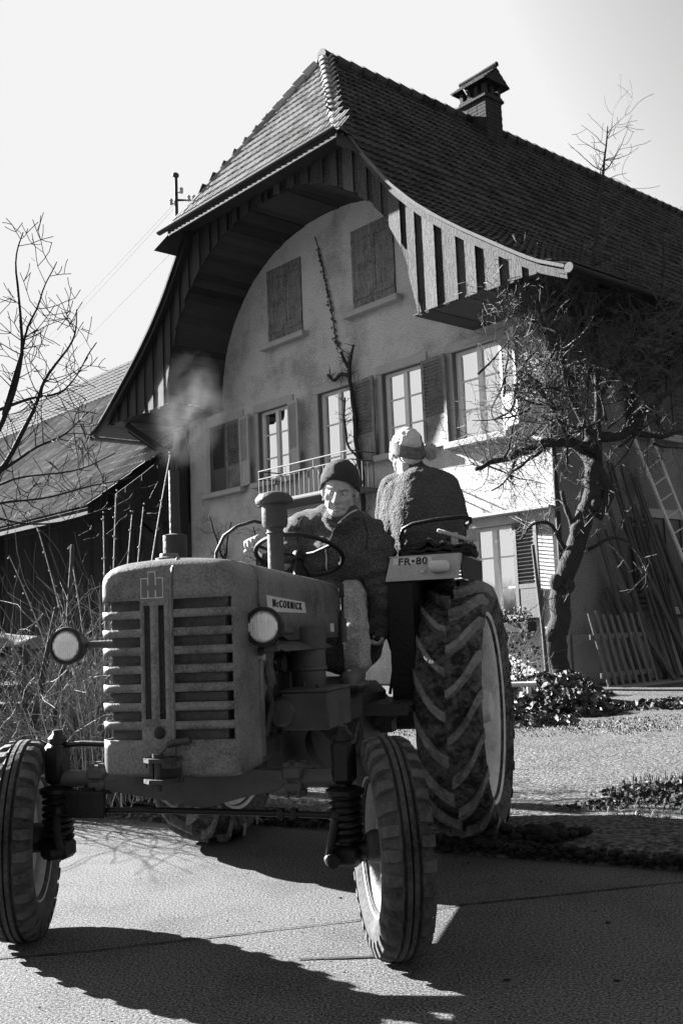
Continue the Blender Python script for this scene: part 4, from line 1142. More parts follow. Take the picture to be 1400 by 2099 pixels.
def rear_wheel(cx, cz, s):
    e = bpy.data.objects.new('rear_wheel', None); col.objects.link(e); e.parent = tr; e.empty_display_size = .1
    e.location = (cx, 1.85, cz)
    Rr, W = .620, .158
    half = [(.465, .110), (.49, .128), (.53, W - .004), (.565, W + .003), (.592, W - .008), (.606, .12), (.613, .08), (.617, .04)]
    prof = [(r, -x) for r, x in half] + [(Rr, 0)] + [(r, x) for r, x in half[::-1]] + [(.455, .06), (.455, -.06)]
    t = MB(); t.cur = .25; t.lathe(prof, 96, MX, close=True)
    K = 19
    def rad(x): 
        x = abs(x); return plin([(0, .620), (.04, .617), (.08, .613), (.12, .606), (.150, .592), (.162, .565), (.170, .54)], x)
    for k in range(K):
        for sg in (-1, 1):
            th0 = 2 * PI * (k + (.5 if sg > 0 else 0)) / K
            vs = []; n = 9
            for j in range(n + 1):
                q = j / n
                x = .004 + q * .160 if q < .8 else .132 + (q - .8) * .17
                if q > .8: rb = rad(min(x, .160))
                else: rb = rad(x)
                th = th0 + (0.10 * q + .26 * q * q)          # climbs towards the shoulder
                hgt = .044 * (1 - .2 * q) if q < .95 else .012
                d = .040 + .014 * q
                wob = .004 * nz((k, j * .7, sg), 1.3)
                for rr, aa in ((rb - .006, -d), (rb + hgt + wob, -d * .62), (rb + hgt + wob, d * .62), (rb - .006, d)):
                    # front of the wheel faces -Y: angle measured from -Y upwards
                    an = th + aa
                    vs.append((sg * x, -rr * math.cos(an), rr * math.sin(an)))
            fs = [(j * 4 + i, j * 4 + i + 1, (j + 1) * 4 + i + 1, (j + 1) * 4 + i) for j in range(n) for i in range(3)]
            fs += [(3, 2, 1, 0), (n * 4, n * 4 + 1, n * 4 + 2, n * 4 + 3)]
            t.add(vs, fs, .80 + .2 * random.random())
    o = t.build('tyre', 'mud', e, 40)
    for v in o.data.vertices:
        r = math.hypot(v.co.y, v.co.z)
        if r > .5: v.co += v.co.normalized() * (.007 * nz(v.co, 14) + .004 * nz(v.co, 40))
    r = MB(); sd = s
    r.lathe([(.470, .118), (.487, .127), (.49, .120), (.475, .108), (.452, .098), (.435, .075), (.428, .04), (.428, -.05), (.435, -.075), (.452, -.098), (.475, -.108), (.49, -.120), (.487, -.127), (.470, -.118)], 80, MX, cap=False)
    r.lathe([(.43, .045 * s), (.422, .085 * s), (.405, .092 * s), (.392, .07 * s), (.385, -.02 * s), (.34, -.05 * s), (.28, -.05 * s), (.25, -.02 * s), (.235, .01 * s), (.14, .02 * s), (0, .02 * s)], 60, MX, cap=False)
    r.lathe([(.0, .0), (.09, 0), (.10, .05 * s), (.07, .12 * s), (.03, .13 * s), (0, .13 * s)], 24, MX)
    r.build('wheel_rim', 'rim', e, 40)
    b = MB()
    for k in range(8): a = 2 * PI * k / 8 + .2; b.cyl((.0, .19 * math.sin(a), .19 * math.cos(a)), (.05 * s, .19 * math.sin(a), .19 * math.cos(a)), .018, 6)
    b.build('wheel_bolts', 'castiron', e, 40)
    return e
rear_wheel(.70, .685, 1); rear_wheel(-.70, .65, -1)

# ---- fenders
def fender(s, front=True):
    f = MB()
    x0, x1 = .425 * s, .80 * s
    def pl(pts, th=.006):
        n = len(pts); a = [Vector(p) for p in pts]; nr = (a[1] - a[0]).cross(a[2] - a[0]).normalized() * th
        f.add(a + [p - nr for p in a], [tuple(range(n)), tuple(range(2 * n - 1, n - 1, -1))] + [(i, i + n, (i + 1) % n + n, (i + 1) % n) for i in range(n)])
    pl([(x0, 1.385, 1.455), (x1 - .02 * s, 1.385, 1.455), (x1 - .02 * s, 2.12, 1.455), (x0, 2.12, 1.455)])
    pl([(x0 - .01 * s, 1.335, 1.332), (x1 - .04 * s, 1.335, 1.332), (x1 - .02 * s, 1.382, 1.453), (x0 + .01 * s, 1.382, 1.453)])
    pl([(x1 - .04 * s, 1.332, 1.33), (x1 - .035 * s, 1.375, 1.33), (x1 - .015 * s, 1.42, 1.453), (x1 - .02 * s, 1.38, 1.453)])
    o = TB(f, 'fender', 'fender', smooth=None)
    g = MB()
    g.prism([(1.40, .78), (1.36, 1.33), (1.40, 1.45), (2.3, 1.45), (2.45, 1.1), (2.4, .8)], .008, Matrix(((0, 0, 1, x0), (1, 0, 0, 0), (0, 1, 0, 0), (0, 0, 0, 1))))
    g.box((x0 + .055 * s, 1.37, 1.04), (.12, .02, .58)); g.prism([(1.40, 1.445), (1.45, 1.335), (2.06, 1.335), (2.11, 1.445)], .006, Matrix(((0, 0, 1, (x1 - .03 * s)), (1, 0, 0, 0), (0, 1, 0, 0), (0, 0, 0, 1))))  # outer black sheet stands in for shade inside the open fender side
    g.build('fender_side', 'black', o)
    return o
fl = fender(1); fender(-1)
np2 = MB(); np2.box((.545, 1.3735, 1.425), (.19, .005, .042), Matrix.Rotation(R(-20), 3, 'X')); plt = np2.build('number_plate', 'plate', fl)
text_obj('FR•80', 'lettering', .050, Matrix.Translation((.548, 1.3685, 1.4245)) @ Matrix.Rotation(R(70), 4, 'X'), plt, .001, sx=1.1, space=1.12)
ll = MB(); ll.box((.685, 1.325, 1.392), (.10, .05, .055), bev=.014); ll.box((.60, 1.345, 1.372), (.02, .02, .012)); ll.build('side_lamp', 'plate', fl, 50)
# backrest hoops on both fenders
for s in (1, -1):
    hp_ = MB()
    if s > 0: pts = [(.475, 1.52, 1.455), (.465, 1.51, 1.56), (.475, 1.51, 1.60), (.53, 1.50, 1.622), (.65, 1.49, 1.634), (.78, 1.49, 1.638), (.82, 1.50, 1.628), (.815, 1.53, 1.612), (.78, 1.6, 1.61)]
    else: pts = [(-.635, 1.72, 1.455), (-.63, 1.72, 1.56), (-.58, 1.72, 1.65), (-.50, 1.72, 1.70), (-.40, 1.72, 1.72), (-.30, 1.72, 1.69), (-.26, 1.74, 1.62)]
    hp_.tube(pts, .0105, 10); TB(hp_, 'seat_hoop', 'black', smooth=60)
cu = MB(); cu.box((.60, 1.80, 1.485), (.36, .40, .06), bev=.02); TB(cu, 'fender_seat', 'skirt')
tb_ = MB(); tb_.bar((.665, 1.43, 1.575), (.83, 1.45, 1.515), .022, .018, bev=.004); tb_.box((.745, 1.45, 1.51), (.03, .02, .10)); tb_.box((.83, 1.46, 1.54), (.05, .012, .06)); TB(tb_, 'seat_latch', 'fender')
# folded blanket lying on the fender
bk_ = MB()
for layer in range(3):
    bk_.grid(lambda u, v: (lerp(.485, .83, u) + .01 * nz((layer, v * 3, 0), 1), lerp(1.40, 1.60, v), 1.465 + layer * .016 + .012 * nz((u * 5, v * 3, layer), 1.2) + (.035 * math.exp(-((u - .4) / .07) ** 2) + .025 * math.exp(-((u - .62) / .06) ** 2)) * (layer / 2)), 40, 10)
bko = bk_.build('blanket', 'cloth_blanket', None, 180, fix=False)
place(bko, TO, TR); tag(bko, 'dark folded blanket lying on the light fender behind the seated woman', 'blanket')
so = bko.modifiers.new('t', 'SOLIDIFY'); so.thickness = .014

# ================================================================ people
def ball(mb, c, r, M4=None): mb.sph(c, r, 14, 10, M4)
def limb(mb, pts, rad, n=14):
    """round tapering limb with rounded joints; built from short overlapping frusta"""
    for (p, q), (r0, r1) in zip(zip(pts, pts[1:]), zip(rad, rad[1:])): mb.tube([p, q], [r0, r1], n)
    for p, r in zip(pts, rad): mb.sph(p, r * .995, n, 8)
def head_blob(mb, T, nose=1.0):
    """human head facing local -Y, centre at origin, chin at z -.115, crown at z .12"""
    def s(c, r): 
        r = r if hasattr(r, '__len__') else (r, r, r)
        n0 = len(mb.v); mb.sph(c, r, 18, 12)
        for i in range(n0, len(mb.v)): mb.v[i] = tuple(T @ Vector(mb.v[i]))
    def tb(p, r):
        n0 = len(mb.v); limb(mb, p, r, 12)
        for i in range(n0, len(mb.v)): mb.v[i] = tuple(T @ Vector(mb.v[i]))
    s((0, .012, .030), (.076, .096, .090)); s((0, -.020, -.025), (.064, .072, .082)); s((0, -.030, .045), (.062, .062, .055))
    s((0, -.058, -.094), (.032, .028, .022)); tb([(-.050, .0, -.062), (-.022, -.055, -.094)], [.018, .016]); tb([(.050, .0, -.062), (.022, -.055, -.094)], [.018, .016])
    s((-.040, -.062, -.024), (.022, .018, .020)); s((.040, -.062, -.024), (.022, .018, .020))
    tb([(-.046, -.068, .020), (-.018, -.086, .019), (.018, -.086, .019), (.046, -.068, .020)], [.009, .011, .011, .009])
    tb([(0, -.086, .014), (0, -.100, -.012), (0, -.114, -.034)], [.0085 * nose, .010 * nose, .0135 * nose]); s((-.014, -.098, -.037), (.009, .011, .008)); s((.014, -.098, -.037), (.009, .011, .008))
    tb([(-.024, -.078, -.066), (0, -.092, -.062), (.024, -.078, -.066)], [.005, .008, .005]); tb([(-.020, -.078, -.077), (0, -.089, -.078), (.020, -.078, -.077)], [.005, .008, .005])
    tb([(-.030, -.082, -.036), (-.038, -.066, -.072)], [.008, .008]); tb([(.030, -.082, -.036), (.038, -.066, -.072)], [.008, .008])
    for sx in (-1, 1): s((sx * .078, .012, -.008), (.011, .020, .033)); s((sx * .084, .020, .002), (.008, .016, .022))
    tb([(0, .03, -.06), (0, .05, -.15)], [.056, .060])
def carve_face(me, T, age=1.0):
    Ti = T.inverted()
    for v in me.vertices:
        p = Ti @ v.co
        if abs(p.x) > .08 or p.y > -.03 or abs(p.z) > .12: continue
        d = 0
        for sx in (-1, 1):
            q = ((p.x - sx * .030) / .019) ** 2 + ((p.z + .001) / .0125) ** 2
            d += .014 * math.exp(-q)
            q = ((p.x - sx * (.030 + .10 * (-.03 - p.z) * 2)) / .004) ** 2 + ((p.z + .052) / .022) ** 2
            d += .005 * age * math.exp(-q)
        d += .005 * math.exp(-((p.z + .0705 + 9 * p.x * p.x) / .0030) ** 2 - (p.x / .028) ** 2)
        d += .0028 * age * math.exp(-(p.x / .04) ** 2) * (math.exp(-((p.z - .044) / .002) ** 2) + math.exp(-((p.z - .054) / .002) ** 2) + math.exp(-((p.z - .063) / .002) ** 2))
        v.co = T @ (p + Vector((0, d, 0)))
def eyes(T, parent, look=(0, -1, -.15)):
    for sx in (-1, 1):
        e = MB(); c = T @ Vector((sx * .030, -.0695, -.002)); e.sph(c, .0118, 16, 12); e.build('eye', 'rim', parent, 180)
        e = MB(); c2 = T @ Vector((sx * .030, -.0695, -.002) ) + (T.to_3x3() @ Vector(look)).normalized() * .0075; e.sph(c2, .0058, 12, 8); e.build('iris', 'eye', parent, 180)
def hand(mb, wrist, d, palm_n, curl=1.1, side=1, sc=1.0):
    """palm and five fingers; d = direction from wrist to knuckles, palm_n = direction the palm faces"""
    d = Vector(d).normalized(); n = Vector(palm_n); n = (n - d * n.dot(d)).normalized(); a = d.cross(n) * side   # a points to the thumb side
    w = Vector(wrist)
    for k in range(4):
        o = a * (.030 - .020 * k) * sc
        limb(mb, [w + o * .6, w + o + d * .085 * sc], [.016 * sc, .012 * sc], 10)
    for k, L in enumerate((.072, .080, .074, .058)):
        o = a * (.031 - .0205 * k) * sc; p = w + o + d * .088 * sc; pts = [p]; ang = .25
        for q, seg in enumerate((.42, .32, .26)):
            ang += curl * (.8 if q else .55)
            p = p + (d * math.cos(ang) + n * math.sin(ang)) * L * seg * sc; pts.append(p)
        limb(mb, pts, [.0098 * sc, .009 * sc, .0082 * sc, .0072 * sc], 10)
    p0 = w + a * .030 * sc + d * .02 * sc; p1 = p0 + (a * .7 + d * .6 + n * .4).normalized() * .035 * sc; p2 = p1 + (d * .7 + n * .6 + a * .1).normalized() * .032 * sc; p3 = p2 + (d * .5 + n * .8 - a * .3).normalized() * .025 * sc
    limb(mb, [p0, p1, p2, p3], [.014 * sc, .0115 * sc, .010 * sc, .008 * sc], 10)
def cloth_mesh(mb, vox, it, folds, name, m, parent):
    me = remesh(mb, vox, it)
    displace(me, folds)
    me.polygons.foreach_set('use_smooth', [True] * len(me.polygons))
    return link(name, me, m, parent)

# ---------------- the driver
man = thing('person', 'man in dark wool jacket and knitted cap driving the tractor, leaning over the steering wheel', 'person', TO, TR)
HT = Matrix.Translation((.196, 1.36, 1.800)) @ Euler((R(16), R(7), R(9)), 'XYZ').to_matrix().to_4x4() @ Matrix.Scale(1.07, 4)
b = MB()
head_blob(b, HT, 1.1)
limb(b, [(.18, 1.44, 1.68), (.15, 1.52, 1.58)], [.06, .07])
limb(b, [(.13, 1.58, 1.50), (.10, 1.70, 1.30), (.06, 1.84, 1.12)], [.15, .14, .15]); limb(b, [(-.02, 1.56, 1.60), (.26, 1.50, 1.56)], [.09, .09])
limb(b, [(-.06, 1.54, 1.60), (-.13, 1.40, 1.46), (-.165, 1.245, 1.52)], [.055, .042, .028])
limb(b, [(.31, 1.47, 1.54), (.375, 1.47, 1.30), (.365, 1.46, 1.13)], [.055, .042, .030])
limb(b, [(.13, 1.84, 1.10), (.245, 1.34, 1.25), (.285, 1.20, .93), (.285, 1.15, .88)], [.08, .058, .042, .04]); limb(b, [(-.01, 1.84, 1.10), (-.17, 1.36, 1.24), (-.26, 1.22, .93), (-.26, 1.15, .86)], [.08, .058, .042, .04])
hand(b, (-.168, 1.25, 1.525), (-.25, -.55, .35), (.1, -.5, -.85), 1.25, -1, 1.05)
hand(b, (.365, 1.46, 1.14), (-.05, .02, -1), (-.9, -.1, 0), 1.0, 1, 1.0)
me = remesh(b, .0042, 7, .5); carve_face(me, HT, 1.0); me.polygons.foreach_set('use_smooth', [True] * len(me.polygons))
body = link('body', me, 'skin', man)
eyes(HT, body, (-.25, -1, -.35))
for sx in (-1, 1):
    hb = MB()
    for i in range(26):
        t = i / 25; p = HT @ Vector((sx * (.014 + .036 * t), -.097 + .020 * t * t + .003 * random.random(), .020 + .004 * math.sin(t * PI) + random.uniform(-.003, .003)))
        hb.tube([p, p + HT.to_3x3() @ Vector((sx * .008, -.003, .003))], [.0016, .0006], 4)
    hb.build('eyebrow', 'rim', body)
for sx in (-1, 1):
    hb = MB()
    for i in range(90):
        a0 = HT @ Vector((sx * random.uniform(.070, .079), random.uniform(.0, .05), random.uniform(-.045, .04))); hb.tube([a0, a0 + HT.to_3x3() @ Vector((sx * .004, .012, -.014))], [.0016, .0008], 4)
    hb.build('hair', 'rim', body)
c = MB()
def capf(mb, T):
    n = 40; m = 14; vs = []
    for j in range(m + 1):
        th = (PI * .56) * j / m
        for i in range(n):
            ph = 2 * PI * i / n
            rx, ry, rz = .087, .110, .098
            x = rx * math.sin(th) * math.cos(ph); y = .016 + ry * math.sin(th) * math.sin(ph); z = .040 + rz * math.cos(th)
            # the front edge rides high on the forehead, the sides come down over the ears
            if j > 8:
                fr = max(0, -math.sin(ph)); q = (j - 8) / 6
                z += q * (.052 * fr - .020 * (1 - fr)) - .010 * q
            vs.append(T @ Vector((x, y, z)))
    fs = [(j * n + i, (j + 1) * n + i, (j + 1) * n + (i + 1) % n, j * n + (i + 1) % n) for j in range(m) for i in range(n)]
    mb.add(vs, fs)
capf(c, HT)
me = c.mesh('cap'); displace(me, lambda p: .0035 * nz(p, 30) + .0016 * math.sin(p.z * 500)); me.polygons.foreach_set('use_smooth', [True] * len(me.polygons))
cp_ = link('cap', me, 'cap', man); so = cp_.modifiers.new('t', 'SOLIDIFY'); so.thickness = .008; so.offset = 1
j = MB()
limb(j, [(.14, 1.56, 1.50), (.11, 1.68, 1.34), (.07, 1.82, 1.16), (.07, 1.84, 1.06)], [.20, .20, .21, .20], 20); limb(j, [(.00, 1.58, 1.52), (-.02, 1.70, 1.34)], [.15, .16], 18); limb(j, [(.25, 1.52, 1.47), (.24, 1.66, 1.30)], [.145, .16], 18)
limb(j, [(-.055, 1.56, 1.625), (.12, 1.54, 1.66), (.28, 1.49, 1.575)], [.115, .11, .115], 18)
limb(j, [(-.075, 1.55, 1.60), (-.125, 1.45, 1.50), (-.145, 1.39, 1.48), (-.160, 1.285, 1.505)], [.105, .085, .072, .055], 16)
limb(j, [(.315, 1.48, 1.52), (.36, 1.46, 1.40), (.375, 1.45, 1.30), (.365, 1.46, 1.12)], [.115, .10, .088, .066], 16)
limb(j, [(.185, 1.42, 1.665), (.17, 1.50, 1.64)], [.092, .11], 16)
def folds(p):
    return .016 * nz((p.x * 6, p.y * 6, p.z * 17), 1) + .009 * nz((p.x * 16 + p.z * 9, p.y * 14, p.z * 22), 1) + .005 * math.sin(p.z * 95 + 6 * nz(p, 5)) * max(0, min(1, abs(p.x - .1) * 6 - .6)) + .0015 * nz(p, 120)
jk = cloth_mesh(j, .0075, 4, folds, 'jacket', 'wool', man)
cz = MB()   # turned collar and zip
colp = []
for i in range(25):
    a = R(-58) + R(296) * i / 24
    ax_ = Vector((.183 + .088 * math.sin(a) , 1.40 - .088 * math.cos(a) * .9, 1.665 + .012 * math.cos(a) - .055 * math.cos(a) ** 3 * (1 if math.cos(a) > 0 else .2)))
    colp.append(ax_)
cz.tube(colp, [.014] * 25, 8)
cme = remesh(cz, .005, 2); displace(cme, lambda p: .004 * nz(p, 25)); cme.polygons.foreach_set('use_smooth', [True] * len(cme.polygons)); link('collar', cme, 'wool', jk)
from mathutils.bvhtree import BVHTree
jb_ = bmesh.new(); jb_.from_mesh(jk.data); bvh = BVHTree.FromBMesh(jb_); jb_.free()
def on_cloth(x, z):
    h = bvh.ray_cast(Vector((x, .8, z)), Vector((0, 1, 0)))[0]
    return (x, (h.y if h else 1.33) - .003, z)
def drape(pts):
    out = []
    for (a, b) in zip(pts, pts[1:]): out += [on_cloth(lerp(a[0], b[0], t / 6), lerp(a[1], b[1], t / 6)) for t in range(6)]
    return out
zp = MB(); zp.tube(drape([(.152, 1.645), (.146, 1.60), (.128, 1.555), (.112, 1.51), (.104, 1.44), (.10, 1.38)]), .0035, 6); zp.tube(drape([(.27, 1.70), (.225, 1.665), (.175, 1.62), (.148, 1.60)]), .0045, 6); zp.build('zip', 'plate', jk)
for pts_ in ([(.30, 1.66), (.325, 1.58), (.315, 1.48)], [(-.03, 1.70), (-.065, 1.62), (-.05, 1.54)]):
    sm_ = MB(); sm_.tube([(p[0], p[1] + .001, p[2]) for p in drape(pts_)], .004, 6); sm_.build('sleeve_seam', 'cap', jk)
t = MB()
limb(t, [(.12, 1.86, 1.10), (.18, 1.60, 1.20), (.235, 1.35, 1.28), (.25, 1.28, 1.24), (.285, 1.23, 1.10), (.295, 1.20, .955)], [.12, .10, .072, .070, .066, .064], 18)
limb(t, [(-.0, 1.86, 1.10), (-.10, 1.6, 1.18), (-.17, 1.36, 1.24), (-.22, 1.28, 1.1), (-.26, 1.22, .96)], [.12, .105, .085, .075, .068], 18)
limb(t, [(.12, 1.88, 1.08), (-.0, 1.88, 1.08)], [.13, .13], 18)
cloth_mesh(t, .007, 3, lambda p: .012 * nz((p.x * 22, p.y * 22, p.z * 4), 1) + .007 * nz((p.x * 6, p.y * 6, p.z * 26), 1) + .002 * nz(p, 30), 'trousers', 'trouser', man)
for (x, y) in ((.285, 1.19), (-.26, 1.20)):
    bt = MB(); limb(bt, [(x + .012, y + .01, .935), (x, y - .005, .90)], [.043, .050]); limb(bt, [(x, y - .01, .895), (x + .01, y - .10, .885), (x + .015, y - .175, .874)], [.052, .048, .042]); bt.box((x + .01, y - .08, .850), (.10, .27, .022), bev=.01)
    bme = remesh(bt, .005, 2); displace(bme, lambda p: .003 * nz(p, 25)); bme.polygons.foreach_set('use_smooth', [True] * len(bme.polygons)); link('boot', bme, 'boot', man)

# ---------------- the passenger, seen from behind
wo_ = thing('person', 'white-haired woman in curly wool coat and headscarf, sitting on the fender with her back turned', 'person', TO, TR)
WT = Matrix.Translation((.415, 1.94, 2.065)) @ Euler((R(-6), R(-4), R(215)), 'XYZ').to_matrix().to_4x4()
b = MB(); head_blob(b, WT, .9)
limb(b, [(.44, 1.93, 2.0), (.47, 1.90, 1.92)], [.052, .06]); limb(b, [(.49, 1.90, 1.84), (.52, 1.84, 1.68), (.52, 1.82, 1.58)], [.13, .12, .14]); limb(b, [(.37, 1.93, 1.86), (.62, 1.88, 1.85)], [.07, .07])
limb(b, [(.36, 1.93, 1.85), (.30, 1.98, 1.64), (.36, 2.14, 1.55)], [.045, .036, .026]); limb(b, [(.63, 1.88, 1.84), (.68, 1.95, 1.64), (.60, 2.14, 1.56)], [.045, .036, .026])
limb(b, [(.45, 1.84, 1.56), (.38, 2.16, 1.50), (.34, 2.2, 1.12), (.32, 2.12, 1.05)], [.08, .055, .04, .035]); limb(b, [(.60, 1.84, 1.56), (.52, 2.20, 1.50), (.46, 2.24, 1.12), (.44, 2.15, 1.05)], [.08, .055, .04, .035])
hand(b, (.37, 2.15, 1.55), (.5, .6, -.1), (0, 0, -1), .6, 1, .9); hand(b, (.59, 2.15, 1.56), (-.5, .6, -.1), (0, 0, -1), .6, -1, .9)
me = remesh(b, .0055, 3, .5); carve_face(me, WT, .7); me.polygons.foreach_set('use_smooth', [True] * len(me.polygons)); wb = link('body', me, 'skin', wo_)
eyes(WT, wb)
j = MB()
limb(j, [(.50, 1.88, 1.82), (.50, 1.84, 1.70), (.51, 1.82, 1.60)], [.155, .175, .175], 20)
limb(j, [(.41, 1.90, 1.80), (.40, 1.86, 1.62)], [.13, .14], 18); limb(j, [(.58, 1.88, 1.80), (.60, 1.84, 1.62)], [.125, .135], 18)
limb(j, [(.345, 1.93, 1.86), (.48, 1.93, 1.90), (.625, 1.90, 1.85)], [.088, .095, .088], 18)
limb(j, [(.335, 1.93, 1.84), (.31, 1.92, 1.73), (.315, 1.97, 1.63), (.37, 2.12, 1.56)], [.088, .078, .072, .055], 16)
limb(j, [(.635, 1.90, 1.83), (.665, 1.92, 1.73), (.67, 1.98, 1.63), (.60, 2.12, 1.57)], [.082, .075, .068, .052], 16)
limb(j, [(.455, 1.92, 1.985), (.475, 1.92, 1.90)], [.060, .088], 16)
cloth_mesh(j, .0065, 4, lambda p: .006 * nz((p.x * 5, p.y * 5, p.z * 14), 1) + .003 * nz(p, 30) + .0028 * nz(p, 120), 'coat', 'wool_light', wo_)
s_ = MB(); limb(s_, [(.46, 1.86, 1.53), (.58, 1.84, 1.53)], [.13, .13], 20); limb(s_, [(.44, 1.9, 1.545), (.38, 2.16, 1.49), (.35, 2.2, 1.2)], [.12, .10, .09], 16); limb(s_, [(.60, 1.9, 1.545), (.53, 2.19, 1.49), (.47, 2.24, 1.2)], [.12, .10, .09], 16)
cloth_mesh(s_, .008, 3, lambda p: .006 * nz(p, 14), 'skirt', 'skirt', wo_)
h = MB()     # hair under the scarf: fringe at the face and a puff at the nape
def hs2(c, r): 
    n0 = len(h.v); h.sph(c, r, 18, 12)
    for i in range(n0, len(h.v)): h.v[i] = tuple(WT @ Vector(h.v[i]))
hs2((0, .018, .042), (.083, .106, .096)); hs2((-.045, -.03, -.01), (.035, .05, .05)); hs2((.045, -.03, -.01), (.035, .05, .05)); hs2((0, .085, -.035), (.06, .04, .04))
me = remesh(h, .005, 3); displace(me, lambda p: .004 * nz(p, 45) + .004 * nz((p.x * 20, p.y * 20, p.z * 90), 1)); me.polygons.foreach_set('use_smooth', [True] * len(me.polygons)); link('hair', me, 'hair', wb)
pf = MB(); pc_ = Vector((.553, 1.915, 2.068)); pf.sph(pc_, (.024, .028, .034), 20, 14)
for i in range(520):
    v = Vector((random.gauss(0, 1), random.gauss(0, 1), random.gauss(0, 1))).normalized()
    p = pc_ + Vector((v.x * .020, v.y * .024, v.z * .030)); pf.tube([p, p + v * .010 + Vector((.002, 0, -.004)), p + v * random.uniform(.012, .026) + Vector((.007, 0, -.016))], [.0026, .0022, .0006], 4)
pm = pf.build('hair_puff', 'hair', wb, 180)
sc_ = MB()   # pale scarf over the crown, dark patterned band knotted at the back
n = 36; m = 10; vs = []
for jj in range(m + 1):
    th = PI * .47 * jj / m
    for i in range(n):
        ph = 2 * PI * i / n
        p = Vector((.088 * math.sin(th) * math.cos(ph), .016 + .110 * math.sin(th) * math.sin(ph), .034 + .102 * math.cos(th)))
        vs.append(WT @ p)
sc_.add(vs, [(jj * n + i, (jj + 1) * n + i, (jj + 1) * n + (i + 1) % n, jj * n + (i + 1) % n) for jj in range(m) for i in range(n)])
me = sc_.mesh('scarf'); displace(me, lambda p: .003 * nz(p, 30)); me.polygons.foreach_set('use_smooth', [True] * len(me.polygons)); bpy.data.meshes.remove(me)
bd_ = MB(); vs = []
for jj in range(5):
    for i in range(n + 1):
        ph = 2 * PI * i / n; q = jj / 4
        back = max(0, math.sin(ph))
        z = .052 - .066 * q - .034 * back * 1.0 + .014 * max(0, -math.sin(ph))
        p = Vector((.0915 * math.cos(ph), .016 + .1135 * math.sin(ph), z)); vs.append(WT @ p)
bd_.add(vs, [(jj * (n + 1) + i, jj * (n + 1) + i + 1, (jj + 1) * (n + 1) + i + 1, (jj + 1) * (n + 1) + i) for jj in range(4) for i in range(n)])
me = bd_.mesh('band'); displace(me, lambda p: .003 * nz(p, 40)); me.polygons.foreach_set('use_smooth', [True] * len(me.polygons)); bo = so_ = link('headscarf', me, 'scarf', wo_)
ss = bo.modifiers.new('t', 'SOLIDIFY'); ss.thickness = .006; ss.offset = 1
kn = MB(); kc = Vector((.508, 1.90, 2.085)); kn.sph(kc, (.022, .022, .03), 12, 8)
kn.sph(kc + Vector((-.002, -.01, .035)), (.014, .012, .026), 12, 8); kn.sph(kc + Vector((.012, -.012, -.045)), (.016, .01, .034), 12, 8)
me = remesh(kn, .004, 2); displace(me, lambda p: .004 * nz(p, 50)); me.polygons.foreach_set('use_smooth', [True] * len(me.polygons)); link('scarf_knot', me, 'scarf', so_)
# ================================================================ trees, plants, stored wood
random.seed(21)
def grow(mb, p, d, L, r, depth, n_side=3, bend=.35, spread=.9, upb=.12, seg=None, minr=.003, droop=0):
    """one wandering branch with side twigs; returns nothing, adds tubes to mb"""
    p = Vector(p); d = Vector(d).normalized()
    k = max(3, int(L / (seg or .12))); pts = [p]; rad = [r]
    for i in range(k):
        d = (d + Vector((random.gauss(0, bend), random.gauss(0, bend), random.gauss(0, bend) + upb - droop)) * .35).normalized()
        p = p + d * L / k; pts.append(p); rad.append(max(minr, r * (1 - .8 * (i + 1) / k)))
    mb.tube(pts, rad, 6 if r > .02 else 4, cap=False)
    if depth > 0:
        for j in range(n_side):
            i = random.randint(1, k - 1)
            dd = (pts[i + 1] - pts[i]).normalized()
            side = dd.orthogonal().normalized(); side = Matrix.Rotation(random.uniform(0, 2 * PI), 3, dd) @ side
            grow(mb, pts[i], dd * (1 - spread * .5) + side * spread, L * random.uniform(.35, .65), max(minr, rad[i] * .6), depth - 1, n_side, bend, spread, upb, seg, minr, droop)
    return pts
def smoothpath(pts, k=5):
    out = []
    P = [Vector(p) for p in pts]; P = [P[0] * 2 - P[1]] + P + [P[-1] * 2 - P[-2]]
    for i in range(1, len(P) - 2):
        for j in range(k):
            t = j / k
            out.append(0.5 * ((2 * P[i]) + (-P[i - 1] + P[i + 1]) * t + (2 * P[i - 1] - 5 * P[i] + 4 * P[i + 1] - P[i + 2]) * t * t + (-P[i - 1] + 3 * P[i] - 3 * P[i + 1] + P[i + 2]) * t ** 3))
    out.append(P[-2]); return out
def bough(mb, twg, pts, r0, r1, n, tl, depth=2, jog=.02, side_n=3, tr0=None, droop=0, upb=.12):
    sp = smoothpath(pts); k = len(sp)
    sp = [p + Vector((nz(p, 3), nz(p, 3, 5), nz(p, 3, 9))) * jog for p in sp]
    mb.tube(sp, [lerp(r0, r1, (i / (k - 1)) ** .8) * (1 + .18 * nz((i * .9, r0 * 99, 0), 1)) for i in range(k)], 10)
    for j in range(n):
        i = random.randint(max(1, k // 5), k - 2); dd = (sp[i + 1] - sp[i]).normalized()
        side = Matrix.Rotation(random.uniform(0, 2 * PI), 3, dd) @ dd.orthogonal().normalized()
        rr = min(lerp(r0, r1, i / k) * .45, tr0 or .012)
        grow(twg, sp[i], side + dd * .3 + Vector((0, 0, .15)), tl * random.uniform(.5, 1.3), rr, depth, side_n, .5, 1.0, upb, .09, .0035, droop)
    return sp
